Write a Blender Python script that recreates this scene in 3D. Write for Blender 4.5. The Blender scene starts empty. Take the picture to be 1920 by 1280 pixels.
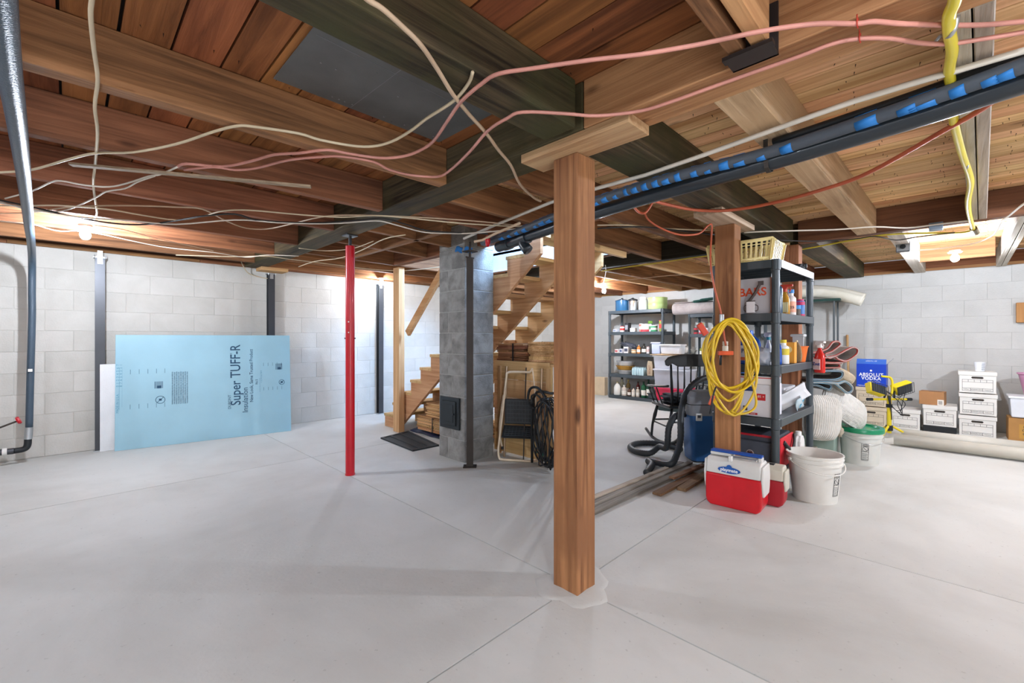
import bpy, bmesh, math, random
from mathutils import Vector, Matrix, Euler
random.seed(7)
C = bpy.context.scene.collection
PI = math.pi
sc = bpy.context.scene
# ------------------------------------------------------------------ camera, world, light, exposure
cam_d = bpy.data.cameras.new('camera'); cam = bpy.data.objects.new('camera', cam_d); C.objects.link(cam)
cam_d.sensor_width = 36; cam_d.lens = 825 / 1920 * 36; cam_d.shift_y = -6 / 1920; cam_d.clip_start = 0.02
cam.location = (0, 0, 1.17); cam.rotation_euler = (PI / 2, 0, math.atan2(820, 825) * -1 + 0)
_a = PI / 2 - math.atan2(825, 820)
cam.rotation_euler = (PI / 2, 0, math.atan2(820, 825) - PI / 2)
sc.camera = cam
w = bpy.data.worlds.new('world'); sc.world = w; w.use_nodes = True
w.node_tree.nodes['Background'].inputs[0].default_value = (0.75, 0.85, 1, 1)
w.node_tree.nodes['Background'].inputs[1].default_value = 0.6
sc.view_settings.view_transform = 'Standard'; sc.view_settings.look = 'None'
sc.view_settings.gamma = 1; sc.view_settings.use_curve_mapping = False
sc.view_settings.exposure = 0.2
def area(name, loc, target, size, power, color):
    l = bpy.data.lights.new(name, 'AREA'); l.shape = 'SQUARE'; l.size = size; l.energy = power; l.color = color
    o = bpy.data.objects.new(name, l); C.objects.link(o); o.location = loc
    o.rotation_euler = (Vector(target) - Vector(loc)).to_track_quat('-Z', 'Y').to_euler(); return o
area('fill_behind', (0.2, -2.3, 1.75), (2.4, 2.2, 0.9), 1.6, 24, (0.9, 0.96, 1))  # added soft fill behind the camera, not a lamp of the room
area('fill_behind_up', (0.0, -1.6, 0.7), (1.6, 1.8, 2.2), 1.4, 30, (0.92, 0.97, 1))  # added fill aimed upward to brighten the ceiling timber
area('stairwell_daylight', (3.45, 1.75, 3.1), (3.7, 6.36, 1.1), 0.9, 260, (0.36, 0.6, 1.0))
# ------------------------------------------------------------------ helpers
def lin(h):
    h = h.lstrip('#'); v = [int(h[i:i + 2], 16) / 255 for i in (0, 2, 4)]
    return tuple(c / 12.92 if c <= 0.04045 else ((c + 0.055) / 1.055) ** 2.4 for c in v) + (1,)
MC = {}
def base_mat(name):
    m = bpy.data.materials.new(name); m.use_nodes = True; nt = m.node_tree
    return m, nt, nt.nodes['Principled BSDF']
def N(nt, t, **k):
    n = nt.nodes.new(t)
    for a, b in k.items(): setattr(n, a, b)
    return n
def flat(name, col, rough=0.55, metal=0, var=0.08, scale=6, bump=0, emit=None, es=0, alpha=None, trans=0, coat=0, rnd=0, ior=1.45):
    """plain material with soft mottling, optional fine relief and per-object variation"""
    if name in MC: return MC[name]
    m, nt, b = base_mat(name); c = lin(col)
    b.inputs['Roughness'].default_value = rough; b.inputs['Metallic'].default_value = metal
    b.inputs['IOR'].default_value = ior
    tc = N(nt, 'ShaderNodeTexCoord'); nz = N(nt, 'ShaderNodeTexNoise'); nz.inputs['Scale'].default_value = scale
    nz.inputs['Detail'].default_value = 5; nt.links.new(tc.outputs['Object'], nz.inputs['Vector'])
    r = N(nt, 'ShaderNodeMapRange'); r.inputs[1].default_value = 0.3; r.inputs[2].default_value = 0.7
    r.inputs[3].default_value = 1 - var; r.inputs[4].default_value = 1 + var; nt.links.new(nz.outputs[0], r.inputs[0])
    hs = N(nt, 'ShaderNodeHueSaturation'); hs.inputs['Color'].default_value = c; nt.links.new(r.outputs[0], hs.inputs['Value'])
    last = hs.outputs[0]
    if rnd:
        oi = N(nt, 'ShaderNodeObjectInfo'); rr = N(nt, 'ShaderNodeMapRange'); rr.inputs[3].default_value = 1 - rnd; rr.inputs[4].default_value = 1 + rnd
        nt.links.new(oi.outputs['Random'], rr.inputs[0]); h2 = N(nt, 'ShaderNodeHueSaturation'); nt.links.new(last, h2.inputs['Color']); nt.links.new(rr.outputs[0], h2.inputs['Value']); last = h2.outputs[0]
    nt.links.new(last, b.inputs['Base Color'])
    if bump:
        n2 = N(nt, 'ShaderNodeTexNoise'); n2.inputs['Scale'].default_value = scale * 18; n2.inputs['Detail'].default_value = 4
        nt.links.new(tc.outputs['Object'], n2.inputs['Vector'])
        bp = N(nt, 'ShaderNodeBump'); bp.inputs['Strength'].default_value = bump; bp.inputs['Distance'].default_value = 0.01
        nt.links.new(n2.outputs[0], bp.inputs['Height']); nt.links.new(bp.outputs[0], b.inputs['Normal'])
    if emit: b.inputs['Emission Color'].default_value = lin(emit); b.inputs['Emission Strength'].default_value = es
    if trans: b.inputs['Transmission Weight'].default_value = trans
    if alpha is not None: b.inputs['Alpha'].default_value = alpha
    if coat: b.inputs['Coat Weight'].default_value = coat
    MC[name] = m; return m
def wood(name, light, dark, axis='X', rough=0.75, rnd=0.14, knots=0.6, stain=None, fine=34, hue=0.012):
    """sawn timber: fibres stretched along the axis, knots, mottling, per-object tone"""
    if name in MC: return MC[name]
    m, nt, b = base_mat(name); b.inputs['Roughness'].default_value = rough; b.inputs['Specular IOR Level'].default_value = 0.25
    tc = N(nt, 'ShaderNodeTexCoord'); oi = N(nt, 'ShaderNodeObjectInfo')
    off = N(nt, 'ShaderNodeVectorMath', operation='MULTIPLY_ADD')
    mx = N(nt, 'ShaderNodeCombineXYZ'); mul = N(nt, 'ShaderNodeMath', operation='MULTIPLY'); mul.inputs[1].default_value = 13
    nt.links.new(oi.outputs['Random'], mul.inputs[0])
    for i in range(3): nt.links.new(mul.outputs[0], mx.inputs[i])
    add = N(nt, 'ShaderNodeVectorMath', operation='ADD'); nt.links.new(tc.outputs['Object'], add.inputs[0]); nt.links.new(mx.outputs[0], add.inputs[1])
    def mapped(al, ac):
        mp = N(nt, 'ShaderNodeMapping'); s = [ac] * 3; s['XYZ'.index(axis)] = al
        mp.inputs['Scale'].default_value = s; nt.links.new(add.outputs[0], mp.inputs['Vector']); return mp.outputs[0]
    n1 = N(nt, 'ShaderNodeTexNoise'); n1.inputs['Scale'].default_value = 1; n1.inputs['Detail'].default_value = 6; n1.inputs['Roughness'].default_value = 0.62; n1.inputs['Distortion'].default_value = 0.6
    nt.links.new(mapped(1.1, fine), n1.inputs['Vector'])
    n2 = N(nt, 'ShaderNodeTexNoise'); n2.inputs['Scale'].default_value = 1; n2.inputs['Detail'].default_value = 3
    nt.links.new(mapped(0.9, 5), n2.inputs['Vector'])
    rp = N(nt, 'ShaderNodeValToRGB'); rp.color_ramp.elements[0].position = 0.38; rp.color_ramp.elements[0].color = lin(dark); rp.color_ramp.elements[1].position = 0.62; rp.color_ramp.elements[1].color = lin(light)
    av = N(nt, 'ShaderNodeMath', operation='MULTIPLY_ADD'); av.inputs[1].default_value = 0.55
    h = N(nt, 'ShaderNodeMath', operation='MULTIPLY'); h.inputs[1].default_value = 0.45; nt.links.new(n2.outputs[0], h.inputs[0])
    nt.links.new(n1.outputs[0], av.inputs[0]); nt.links.new(h.outputs[0], av.inputs[2]); nt.links.new(av.outputs[0], rp.inputs[0])
    last = rp.outputs[0]
    if knots:
        vo = N(nt, 'ShaderNodeTexVoronoi'); vo.inputs['Scale'].default_value = 1; nt.links.new(mapped(2.1, 5.5), vo.inputs['Vector'])
        kr = N(nt, 'ShaderNodeMapRange'); kr.inputs[1].default_value = 0.05; kr.inputs[2].default_value = 0.12; kr.inputs[3].default_value = knots; kr.inputs[4].default_value = 0
        nt.links.new(vo.outputs['Distance'], kr.inputs[0])
        mk = N(nt, 'ShaderNodeMix', data_type='RGBA'); nt.links.new(kr.outputs[0], mk.inputs[0]); nt.links.new(last, mk.inputs[6])
        kc = lin(dark); mk.inputs[7].default_value = (kc[0] * .35, kc[1] * .3, kc[2] * .3, 1); last = mk.outputs[2]
    if stain:
        n3 = N(nt, 'ShaderNodeTexNoise'); n3.inputs['Scale'].default_value = 2.3; n3.inputs['Detail'].default_value = 4; nt.links.new(add.outputs[0], n3.inputs['Vector'])
        sr = N(nt, 'ShaderNodeMapRange'); sr.inputs[1].default_value = 0.45; sr.inputs[2].default_value = 0.62; nt.links.new(n3.outputs[0], sr.inputs[0])
        ms = N(nt, 'ShaderNodeMix', data_type='RGBA'); nt.links.new(sr.outputs[0], ms.inputs[0]); nt.links.new(last, ms.inputs[6]); ms.inputs[7].default_value = lin(stain); last = ms.outputs[2]
    rr = N(nt, 'ShaderNodeMapRange'); rr.inputs[3].default_value = 1 - rnd; rr.inputs[4].default_value = 1 + rnd; nt.links.new(oi.outputs['Random'], rr.inputs[0])
    hs = N(nt, 'ShaderNodeHueSaturation'); nt.links.new(last, hs.inputs['Color']); nt.links.new(rr.outputs[0], hs.inputs['Value'])
    hh = N(nt, 'ShaderNodeMapRange'); hh.inputs[3].default_value = 0.5 - hue; hh.inputs[4].default_value = 0.5 + hue
    fr = N(nt, 'ShaderNodeMath', operation='FRACT'); nt.links.new(mul.outputs[0], fr.inputs[0]); nt.links.new(fr.outputs[0], hh.inputs[0]); nt.links.new(hh.outputs[0], hs.inputs['Hue'])
    nt.links.new(hs.outputs[0], b.inputs['Base Color'])
    bp = N(nt, 'ShaderNodeBump'); bp.inputs['Strength'].default_value = 0.6; bp.inputs['Distance'].default_value = 0.008
    nt.links.new(n1.outputs[0], bp.inputs['Height']); nt.links.new(bp.outputs[0], b.inputs['Normal'])
    MC[name] = m; return m
def mottled(name, c1, c2, c3=None, scale=1.5, rough=0.8, bump=0.2, bscale=60, speck=0, rnd=0.03):
    """concrete, painted block, fleece: two tones by large noise, specks, relief"""
    if name in MC: return MC[name]
    m, nt, b = base_mat(name); b.inputs['Roughness'].default_value = rough; b.inputs['Specular IOR Level'].default_value = 0.3
    tc = N(nt, 'ShaderNodeTexCoord')
    oi = N(nt, 'ShaderNodeObjectInfo')
    n1 = N(nt, 'ShaderNodeTexNoise'); n1.inputs['Scale'].default_value = scale; n1.inputs['Detail'].default_value = 9; n1.inputs['Roughness'].default_value = 0.6; n1.inputs['Distortion'].default_value = 0.5
    n1.noise_dimensions = '4D'; nt.links.new(oi.outputs['Random'], n1.inputs['W'])
    nt.links.new(tc.outputs['Object'], n1.inputs['Vector'])
    rp = N(nt, 'ShaderNodeValToRGB'); rp.color_ramp.elements[0].position = 0.35; rp.color_ramp.elements[0].color = lin(c2); rp.color_ramp.elements[1].position = 0.6; rp.color_ramp.elements[1].color = lin(c1)
    nt.links.new(n1.outputs[0], rp.inputs[0]); last = rp.outputs[0]
    n2 = N(nt, 'ShaderNodeTexNoise'); n2.inputs['Scale'].default_value = bscale; n2.inputs['Detail'].default_value = 5; nt.links.new(tc.outputs['Object'], n2.inputs['Vector'])
    if c3:
        sr = N(nt, 'ShaderNodeMapRange'); sr.inputs[1].default_value = 0.66; sr.inputs[2].default_value = 0.72; sr.inputs[4].default_value = speck; nt.links.new(n2.outputs[0], sr.inputs[0])
        ms = N(nt, 'ShaderNodeMix', data_type='RGBA'); nt.links.new(sr.outputs[0], ms.inputs[0]); nt.links.new(last, ms.inputs[6]); ms.inputs[7].default_value = lin(c3); last = ms.outputs[2]
    rr = N(nt, 'ShaderNodeMapRange'); rr.inputs[3].default_value = 1 - rnd; rr.inputs[4].default_value = 1 + rnd; nt.links.new(oi.outputs['Random'], rr.inputs[0])
    hs = N(nt, 'ShaderNodeHueSaturation'); nt.links.new(last, hs.inputs['Color']); nt.links.new(rr.outputs[0], hs.inputs['Value']); nt.links.new(hs.outputs[0], b.inputs['Base Color'])
    bp = N(nt, 'ShaderNodeBump'); bp.inputs['Strength'].default_value = bump; bp.inputs['Distance'].default_value = 0.008
    nt.links.new(n2.outputs[0], bp.inputs['Height']); nt.links.new(bp.outputs[0], b.inputs['Normal'])
    MC[name] = m; return m

def smooth_path(pts, sub=4):
    P = [Vector(p) for p in pts]; out = []
    if len(P) < 3: return P
    for i in range(len(P) - 1):
        a = P[max(i - 1, 0)]; b = P[i]; c = P[i + 1]; d = P[min(i + 2, len(P) - 1)]
        for k in range(sub):
            t = k / sub
            out.append(0.5 * ((2 * b) + (c - a) * t + (2 * a - 5 * b + 4 * c - d) * t * t + (3 * b - a - 3 * c + d) * t ** 3))
    out.append(P[-1]); return out
class MB:
    def __init__(s, M=None): s.bm = bmesh.new(); s.M = M or Matrix()
    def v(s, p): return s.bm.verts.new(s.M @ Vector(p))
    def f(s, vs):
        try: return s.bm.faces.new(vs)
        except ValueError: return None
    def box(s, x0, y0, z0, x1, y1, z1, M=None):
        m = M or Matrix()
        q = [s.v(m @ Vector(p)) for p in ((x0, y0, z0), (x1, y0, z0), (x1, y1, z0), (x0, y1, z0), (x0, y0, z1), (x1, y0, z1), (x1, y1, z1), (x0, y1, z1))]
        for a in ((0, 3, 2, 1), (4, 5, 6, 7), (0, 1, 5, 4), (1, 2, 6, 5), (2, 3, 7, 6), (3, 0, 4, 7)): s.f([q[i] for i in a])
        return s
    def beam(s, p0, p1, w, h, up=(0, 0, 1)):
        """rectangular bar from p0 to p1 (centre line), w across, h along up"""
        p0, p1 = Vector(p0), Vector(p1); d = (p1 - p0).normalized(); u = Vector(up); sd = d.cross(u).normalized(); u = sd.cross(d)
        q = []
        for p in (p0, p1):
            for a, b in ((-1, -1), (1, -1), (1, 1), (-1, 1)): q.append(s.v(p + sd * a * w / 2 + u * b * h / 2))
        for a in ((0, 1, 2, 3), (7, 6, 5, 4), (0, 4, 5, 1), (1, 5, 6, 2), (2, 6, 7, 3), (3, 7, 4, 0)): s.f([q[i] for i in a])
        return s
    def prism(s, poly, axis, a0, a1, M=None):
        m = M or Matrix(); n = len(poly)
        def P(u, v, a): return {'X': (a, u, v), 'Y': (u, a, v), 'Z': (u, v, a)}[axis]
        A = [s.v(m @ Vector(P(u, v, a0))) for u, v in poly]; B = [s.v(m @ Vector(P(u, v, a1))) for u, v in poly]
        s.f(A[::-1]); s.f(B)
        for i in range(n): s.f((A[i], A[(i + 1) % n], B[(i + 1) % n], B[i]))
        return s
    def tube(s, pts, r, seg=8, closed=False, flat=1.0, cap=True, rr=None):
        P = [Vector(p) for p in pts]; n = len(P); rings = []
        t0 = (P[1] - P[0]).normalized(); ref = Vector((0, 0, 1)) if abs(t0.z) < 0.9 else Vector((1, 0, 0))
        nrm = t0.cross(ref).normalized()
        for i in range(n):
            if closed: t = (P[(i + 1) % n] - P[i - 1]).normalized()
            else: t = (P[min(i + 1, n - 1)] - P[max(i - 1, 0)]).normalized()
            nrm = (nrm - t * nrm.dot(t)).normalized(); bi = t.cross(nrm)
            R = r if rr is None else rr[i]
            rings.append([s.v(P[i] + nrm * math.cos(2 * PI * k / seg) * R + bi * math.sin(2 * PI * k / seg) * R * flat) for k in range(seg)])
        m = n if closed else n - 1
        for i in range(m):
            a, b = rings[i], rings[(i + 1) % n]
            for k in range(seg): s.f((a[k], a[(k + 1) % seg], b[(k + 1) % seg], b[k]))
        if cap and not closed: s.f(rings[0][::-1]); s.f(rings[-1])
        return s
    def cyl(s, p0, p1, r, r1=None, seg=16, cap=True): return s.tube([p0, p1], r, seg, rr=[r, r if r1 is None else r1], cap=cap)
    def lathe(s, prof, c=(0, 0, 0), seg=24, sx=1, sy=1, M=None):
        m = M or Matrix(); c = Vector(c); rings = []
        for r, z in prof:
            if r < 1e-5: rings.append([s.v(m @ (c + Vector((0, 0, z))))])
            else: rings.append([s.v(m @ (c + Vector((math.cos(2 * PI * k / seg) * r * sx, math.sin(2 * PI * k / seg) * r * sy, z)))) for k in range(seg)])
        for a, b in zip(rings, rings[1:]):
            for k in range(seg):
                k2 = (k + 1) % seg
                if len(a) == 1 and len(b) == 1: continue
                if len(a) == 1: s.f((a[0], b[k2], b[k]))
                elif len(b) == 1: s.f((a[k], a[k2], b[0]))
                else: s.f((a[k], a[k2], b[k2], b[k]))
        return s
    def surf(s, fn, nu, nv, th=0.0):
        """open sheet fn(u,v) with thickness th"""
        g = [[s.v(fn(i / nu, j / nv)) for j in range(nv + 1)] for i in range(nu + 1)]
        for i in range(nu):
            for j in range(nv): s.f((g[i][j], g[i + 1][j], g[i + 1][j + 1], g[i][j + 1]))
        s.th = th; return s
    def ribbon(s, path, w, th, axis):
        """a thick mat folded along path (points), w wide along the axis vector"""
        P = [Vector(p) for p in path]; ax = Vector(axis).normalized(); n = len(P); rows = []
        for i in range(n):
            t = (P[min(i + 1, n - 1)] - P[max(i - 1, 0)]).normalized(); q = ax.cross(t).normalized() * th / 2; h = ax * w / 2
            rows.append([s.v(P[i] + q - h), s.v(P[i] + q + h), s.v(P[i] - q + h), s.v(P[i] - q - h)])
        for a, b in zip(rows, rows[1:]):
            for k in range(4): s.f((a[k], a[(k + 1) % 4], b[(k + 1) % 4], b[k]))
        s.f(rows[0][::-1]); s.f(rows[-1]); return s
    def text(s, body, size, M, depth=0.0006, bold=0.0, align='CENTER', sx=1.0, spacing=1.0):
        cu = bpy.data.curves.new('t', 'FONT'); cu.body = body; cu.size = size; cu.extrude = depth; cu.offset = bold; cu.align_x = align; cu.align_y = 'CENTER'; cu.resolution_u = 3; cu.space_character = spacing
        o = bpy.data.objects.new('t', cu); C.objects.link(o); me = bpy.data.meshes.new_from_object(o)
        me.transform(s.M @ M @ Matrix.Diagonal((sx, 1, 1, 1))); s.bm.from_mesh(me)
        bpy.data.objects.remove(o); bpy.data.curves.remove(cu); bpy.data.meshes.remove(me); return s
    def build(s, name, mat, parent=None, smooth=False, bevel=0, seg=2, label=None, kind=None, th=0, loc=None, rot=None):
        if th:
            pass
        bmesh.ops.recalc_face_normals(s.bm, faces=s.bm.faces)
        me = bpy.data.meshes.new(name); s.bm.to_mesh(me); s.bm.free(); me.materials.append(mat)
        if smooth:
            for p in me.polygons: p.use_smooth = True
        o = bpy.data.objects.new(name, me); C.objects.link(o)
        if parent: o.parent = parent
        if loc: o.location = loc
        if rot: o.rotation_euler = rot
        if th: md = o.modifiers.new('s', 'SOLIDIFY'); md.thickness = th; md.offset = 0
        if bevel: md = o.modifiers.new('b', 'BEVEL'); md.width = bevel; md.segments = seg; md.limit_method = 'ANGLE'; md.angle_limit = 0.7
        if smooth == 'a':
            try: me.set_sharp_from_angle(angle=0.7)
            except Exception: pass
        if label: o['label'] = label
        if kind: o['kind'] = kind
        return o
def tag(o, label, cat, group=None):
    o['label'] = label; o['category'] = cat
    if group: o['group'] = group
    return o
def thing(name, label, cat, loc=(0, 0, 0), rz=0, group=None, rot=None):
    o = bpy.data.objects.new(name, None); C.objects.link(o); o.location = loc; o.rotation_euler = rot or (0, 0, rz); o.empty_display_size = 0.1
    return tag(o, label, cat, group)
def struct(name, loc=(0, 0, 0)):
    o = bpy.data.objects.new(name, None); C.objects.link(o); o['kind'] = 'structure'; o.empty_display_size = 0.1; return o
def bx(name, mat, parent, x0, y0, z0, x1, y1, z1, bevel=0, label=None):
    return MB().box(x0, y0, z0, x1, y1, z1).build(name, mat, parent, bevel=bevel, label=label)
def R(ax, deg): return Matrix.Rotation(math.radians(deg), 4, ax)
def T(x, y, z): return Matrix.Translation((x, y, z))
def face_mx(yaw, x, y, z, lean=0):
    """text frame: text reads left-to-right for a viewer looking along +X when yaw=0 (plane facing -X)"""
    return T(x, y, z) @ R('Z', yaw) @ R('Y', lean) @ Matrix(((0, 0, -1, 0), (-1, 0, 0, 0), (0, 1, 0, 0), (0, 0, 0, 1)))
# ------------------------------------------------------------------ materials
M_floor = mottled('concrete_floor', '#cfd0cc', '#bcbcb7', '#8a8984', 0.8, 0.62, 0.16, 45, 0.35, 0.015)
M_cut = flat('saw_cut', '#57524d', 0.9)
M_block = mottled('painted_block', '#c6c3bc', '#bcb9b1', '#a29f96', 3.0, 0.7, 0.35, 70, 0.12, 0.02)
M_mortar = flat('painted_joint', '#bdbab3', 0.8)
M_cblock = mottled('grey_block', '#94938f', '#6f6d6a', '#b0aea8', 7, 0.9, 0.8, 80, 0.7, 0.09)
M_cmortar = flat('grey_mortar', '#9b9a95', 0.9, bump=0.3, scale=20)
W_joist = wood('joist_wood', '#a5704f', '#62402c', 'X', stain=None)
W_joist_y = wood('joist_wood_cross', '#a5704f', '#62402c', 'Y')
W_plank_shaded = wood('plank_wood_shaded', '#a8693f', '#6b3f25', 'Y', rnd=0.16, fine=22)  # redder boards, with the shade of the left bays put into the tone
W_plank_lit = wood('plank_wood_lit', '#f7cd99', '#b98654', 'Y', rnd=0.2, fine=24)  # lightened so the colour carries the lamp light on the right planks
W_green = wood('stained_beam', '#6b5b41', '#2c241a', 'X', knots=0.8, stain='#45432a', rnd=0.1)
W_green_y = wood('stained_beam_cross', '#6b5b41', '#2c241a', 'Y', knots=0.8, stain='#47402a', rnd=0.1)
W_post = wood('post_wood', '#b57a55', '#6a3e29', 'Z', knots=0.85, rnd=0.05, stain='#8c5a3f')
W_pine = wood('pine_upright', '#dbb585', '#b88c5c', 'Z', knots=0.5)
W_pine_x = wood('pine_across', '#dbb585', '#b88c5c', 'X', knots=0.5)
W_pine_y = wood('pine_along', '#dbb585', '#b88c5c', 'Y', knots=0.5)
W_grey = wood('weathered_board', '#b4aca0', '#7c746a', 'Y', knots=0.3)
W_white = wood('whitewashed_wood', '#cdc5b8', '#aca190', 'X', knots=0.3)
M_jack = flat('jack_steel', '#4a4c50', 0.4, 0.6)
M_gal = flat('galvanised', '#b9bcbe', 0.35, 0.8)
M_black = flat('black_plastic', '#1d2023', 0.45)
M_resin = flat('resin_shelf', '#3f474c', 0.42)
M_red = flat('red_paint', '#c20f22', 0.35, coat=0.3)
XR, YL = 8.15, 6.36; XB, YB = -3.0, -4.2
ZB, ZP = 2.055, 2.26
# ------------------------------------------------------------------ floor slabs with saw cuts
floor = struct('floor')
bx('base_slab', M_cut, floor, XB, YB, -0.12, XR, YL, -0.009)
g = 0.0035
for (x0, x1, y0, y1) in ((XB, 1.68, YB, 1.26), (1.68, 2.97, YB, 1.26), (2.97, XR, YB, 1.26), (XB, 1.68, 1.26, 4.45), (XB, 1.68, 4.45, YL), (1.68, XR, 1.26, 4.45), (1.68, XR, 4.45, YL)):
    bx('slab', M_floor, floor, x0 + g, y0 + g, -0.0095, x1 - g, y1 - g, 0)
pm = MB(); pr_ = [(0, 0.010), (0.07, 0.010), (0.115, 0.0055), (0.15, 0.0015), (0.185, 0.0002), (0.19, -0.004)]
pm.lathe(pr_, (1.69, 1.26, 0), 28, 1.0, 0.86)
for v_ in pm.bm.verts: a_ = math.atan2(v_.co.y - 1.26, v_.co.x - 1.69); k_ = 1 + .13 * math.sin(3 * a_ + 1) + .07 * math.sin(7 * a_); v_.co.x = 1.69 + (v_.co.x - 1.69) * k_; v_.co.y = 1.26 + (v_.co.y - 1.26) * k_
pm.build('post_footing_patch', M_floor, floor, smooth=True)
pm = MB(); pm.lathe([(0, .006), (.2, .006), (.42, .002), (.5, -.003)], (-0.15, 5.95, 0), 28, 1.2, 0.8); pm.build('drain_patch', M_floor, floor, smooth=True)
# ------------------------------------------------------------------ walls of painted block
def block_mesh(L, H, D):
    b = MB().box(-L / 2, 0, 0, L / 2, D, H); return b
def wall(name, length, place, solid, rows=10, gap=.0024, bv=.003, mat=None):
    wl = struct(name); solid(wl)
    L, H = 0.406, 0.2075; proto = None; half = None
    for r in range(rows):
        off = 0 if r % 2 else -L / 2
        n = int(length / L) + 2
        for k in range(n):
            a0 = off + k * L; a1 = a0 + L
            a0 = max(a0, 0); a1 = min(a1, length)
            if a1 - a0 < 0.03: continue
            full = abs(a1 - a0 - L) < 1e-4
            if full and proto is not None:
                o = proto.copy(); C.objects.link(o); o.parent = wl
            else:
                w_ = a1 - a0 - gap
                o = MB().box(-w_ / 2, 0, gap / 2, w_ / 2, 0.03, H - gap / 2).build('block', mat or M_block, wl, bevel=bv, seg=1)
                if full: proto = o
            place(o, (a0 + a1) / 2, r * H, random.uniform(0, 0.0016))
    return wl
# left wall: inner face Y = YL, blocks run along X
def pl(o, a, z, j): o.location = (XR - a, YL - j, z)
wall('wall_left', 9.6, pl, lambda wl: bx('mortar_backing', M_mortar, wl, XB, YL + 0.003, -0.1, XR + .2, YL + 0.22, 2.075))
def pr2(o, a, z, j): o.location = (XR - j, YL - a, z); o.rotation_euler = (0, 0, -PI / 2)
wall('wall_right', 8.0, pr2, lambda wl: bx('mortar_backing', flat('painted_joint_grey', '#b0afab', 0.8), wl, XR + 0.003, YB, -0.1, XR + 0.22, YL + .22, 2.075), gap=.0014, bv=.0018, mat=mottled('painted_block_grey', '#bebdb9', '#b6b5b1', '#9f9d98', 3.0, 0.7, 0.35, 70, 0.10, 0.015))
wb = MB().box(XB - 0.2, YB - 0.2, -0.1, XB, YL + 0.2, 2.3).build('wall_back', M_block); wb['kind'] = 'structure'
wb = MB().box(XB - 0.2, YB - 0.2, -0.1, XR + 0.2, YB, 2.3).build('wall_near', M_block); wb['kind'] = 'structure'
# sill plates and rim joists on the two walls
t1 = struct('trim_1'); t2 = struct('trim_2')
W_sill = wood('sill_wood', '#a97a52', '#6f4a30', 'X', knots=.5); W_sill_y = wood('sill_wood_cross', '#b98d5e', '#8a5f3a', 'Y', knots=.5)
xs = [XB, -0.42, 1.1, 2.9, 5.2, XR]
for i in range(5): bx('sill_plate', W_sill, t1, xs[i] + .002, YL - 0.012, 2.076, xs[i + 1] - .002, YL + 0.2, 2.112)
bx('rim_joist', wood('rim_wood', '#8d6a50', '#5c4333', 'X'), t1, XB, YL + 0.10, 2.112, XR, YL + 0.14, ZP)
ys = [YB, -0.9, 1.0, 3.1, 5.0, YL]
for i in range(5): bx('sill_plate', W_sill_y, t2, XR - 0.012, ys[i] + .002, 2.076, XR + 0.2, ys[i + 1] - .002, 2.112)
bx('rim_joist', wood('rim_wood_cross', '#a9774f', '#7d5232', 'Y'), t2, XR + 0.02, YB, 2.112, XR + 0.06, YL, ZP)
# ------------------------------------------------------------------ ceiling: planks, joists, headers
ceil = struct('ceiling')
gx = [XB]
while gx[-1] < -0.3: gx.append(gx[-1] + random.choice((0.15, 0.17, 0.145)))
gx = gx[:-1] + [-0.03, 0.125, 0.272, 0.43, 0.57, 0.72, 0.935, 1.09, 1.245, 1.40, 1.55, 1.70]
while gx[-1] < XR - 0.2: gx.append(gx[-1] + random.choice((0.112, 0.128, 0.13, 0.118)))
gx.append(XR)
OX0, OX1, OY0, OY1 = 2.87, 4.07, 2.35, 4.83       # stair opening
for a, b in zip(gx, gx[1:]):
    gap = random.choice((0.0015, 0.002, 0.003, 0.005)) if a > 1.5 else random.choice((0.002, 0.004, 0.007))
    spans = [(YB, YL)]
    if b > OX0 and a < OX1: spans = [(YB, OY0), (OY1, YL)]
    elif random.random() < 0.5:
        c = random.choice((0.5, 3.2, 5.4)); spans = [(YB, c - .001), (c + .001, YL)]
    for y0, y1 in spans:
        z = ZP + random.uniform(0, 0.0025)
        bx('plank', W_plank_lit if a > 1.6 else W_plank_shaded, ceil, a + gap, y0, z, b - gap, y1, z + 0.022)
bx('subfloor', flat('subfloor_dark', '#241a14', 0.9), ceil, XB, YB, ZP + 0.027, OX0, YL, ZP + 0.06)
bx('subfloor', MC['subfloor_dark'], ceil, OX1, YB, ZP + 0.027, XR, YL, ZP + 0.06)
bx('subfloor', MC['subfloor_dark'], ceil, OX0, YB, ZP + 0.027, OX1, OY0, ZP + 0.06)
bx('subfloor', MC['subfloor_dark'], ceil, OX0, OY1, ZP + 0.027, OX1, YL, ZP + 0.06)
def joist(x0, y0, x1, y1, w=0.045, mat=None, zb=ZB, name='joist', label=None):
    h = ZP - 0.001 - zb; return MB().beam((x0, y0, zb + h / 2), (x1, y1, zb + h / 2), w, h).build(name, mat or W_joist, ceil, bevel=0.003, seg=1, label=label)
# left bays: along X from the back to the cross beam
for i, (ya, yb, w_) in enumerate(((2.155, 2.085, .075), (2.86, 2.81, .06), (3.62, 3.60, .05), (4.42, 4.40, .05), (5.10, 5.09, .05), (5.80, 5.78, .05))):
    joist(XB, ya + (ya - yb) * .9, 1.53, yb, w_)
for y_ in (-0.3, -1.0, -1.7, -2.4, -3.1, -3.8): joist(XB, y_, 1.53, y_, 0.05)
joist(XB, 0.47, 1.48, 0.47, 0.045); joist(XB, 0.405, 1.48, 0.405, 0.045, wood('pale_joist', '#c79a6a', '#a2744a', 'X'))
# steel joist hanger on the cross girder
hg = MB(); hg.box(1.455, 0.37, 2.036, 1.53, 0.50, 2.042).box(1.522, 0.37, 2.036, 1.529, 0.50, 2.20).box(1.44, .365, 2.034, 1.47, .505, 2.046); hg.build('joist_hanger', flat('rusty_steel', '#3a3230', 0.6, .4), ceil)
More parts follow.
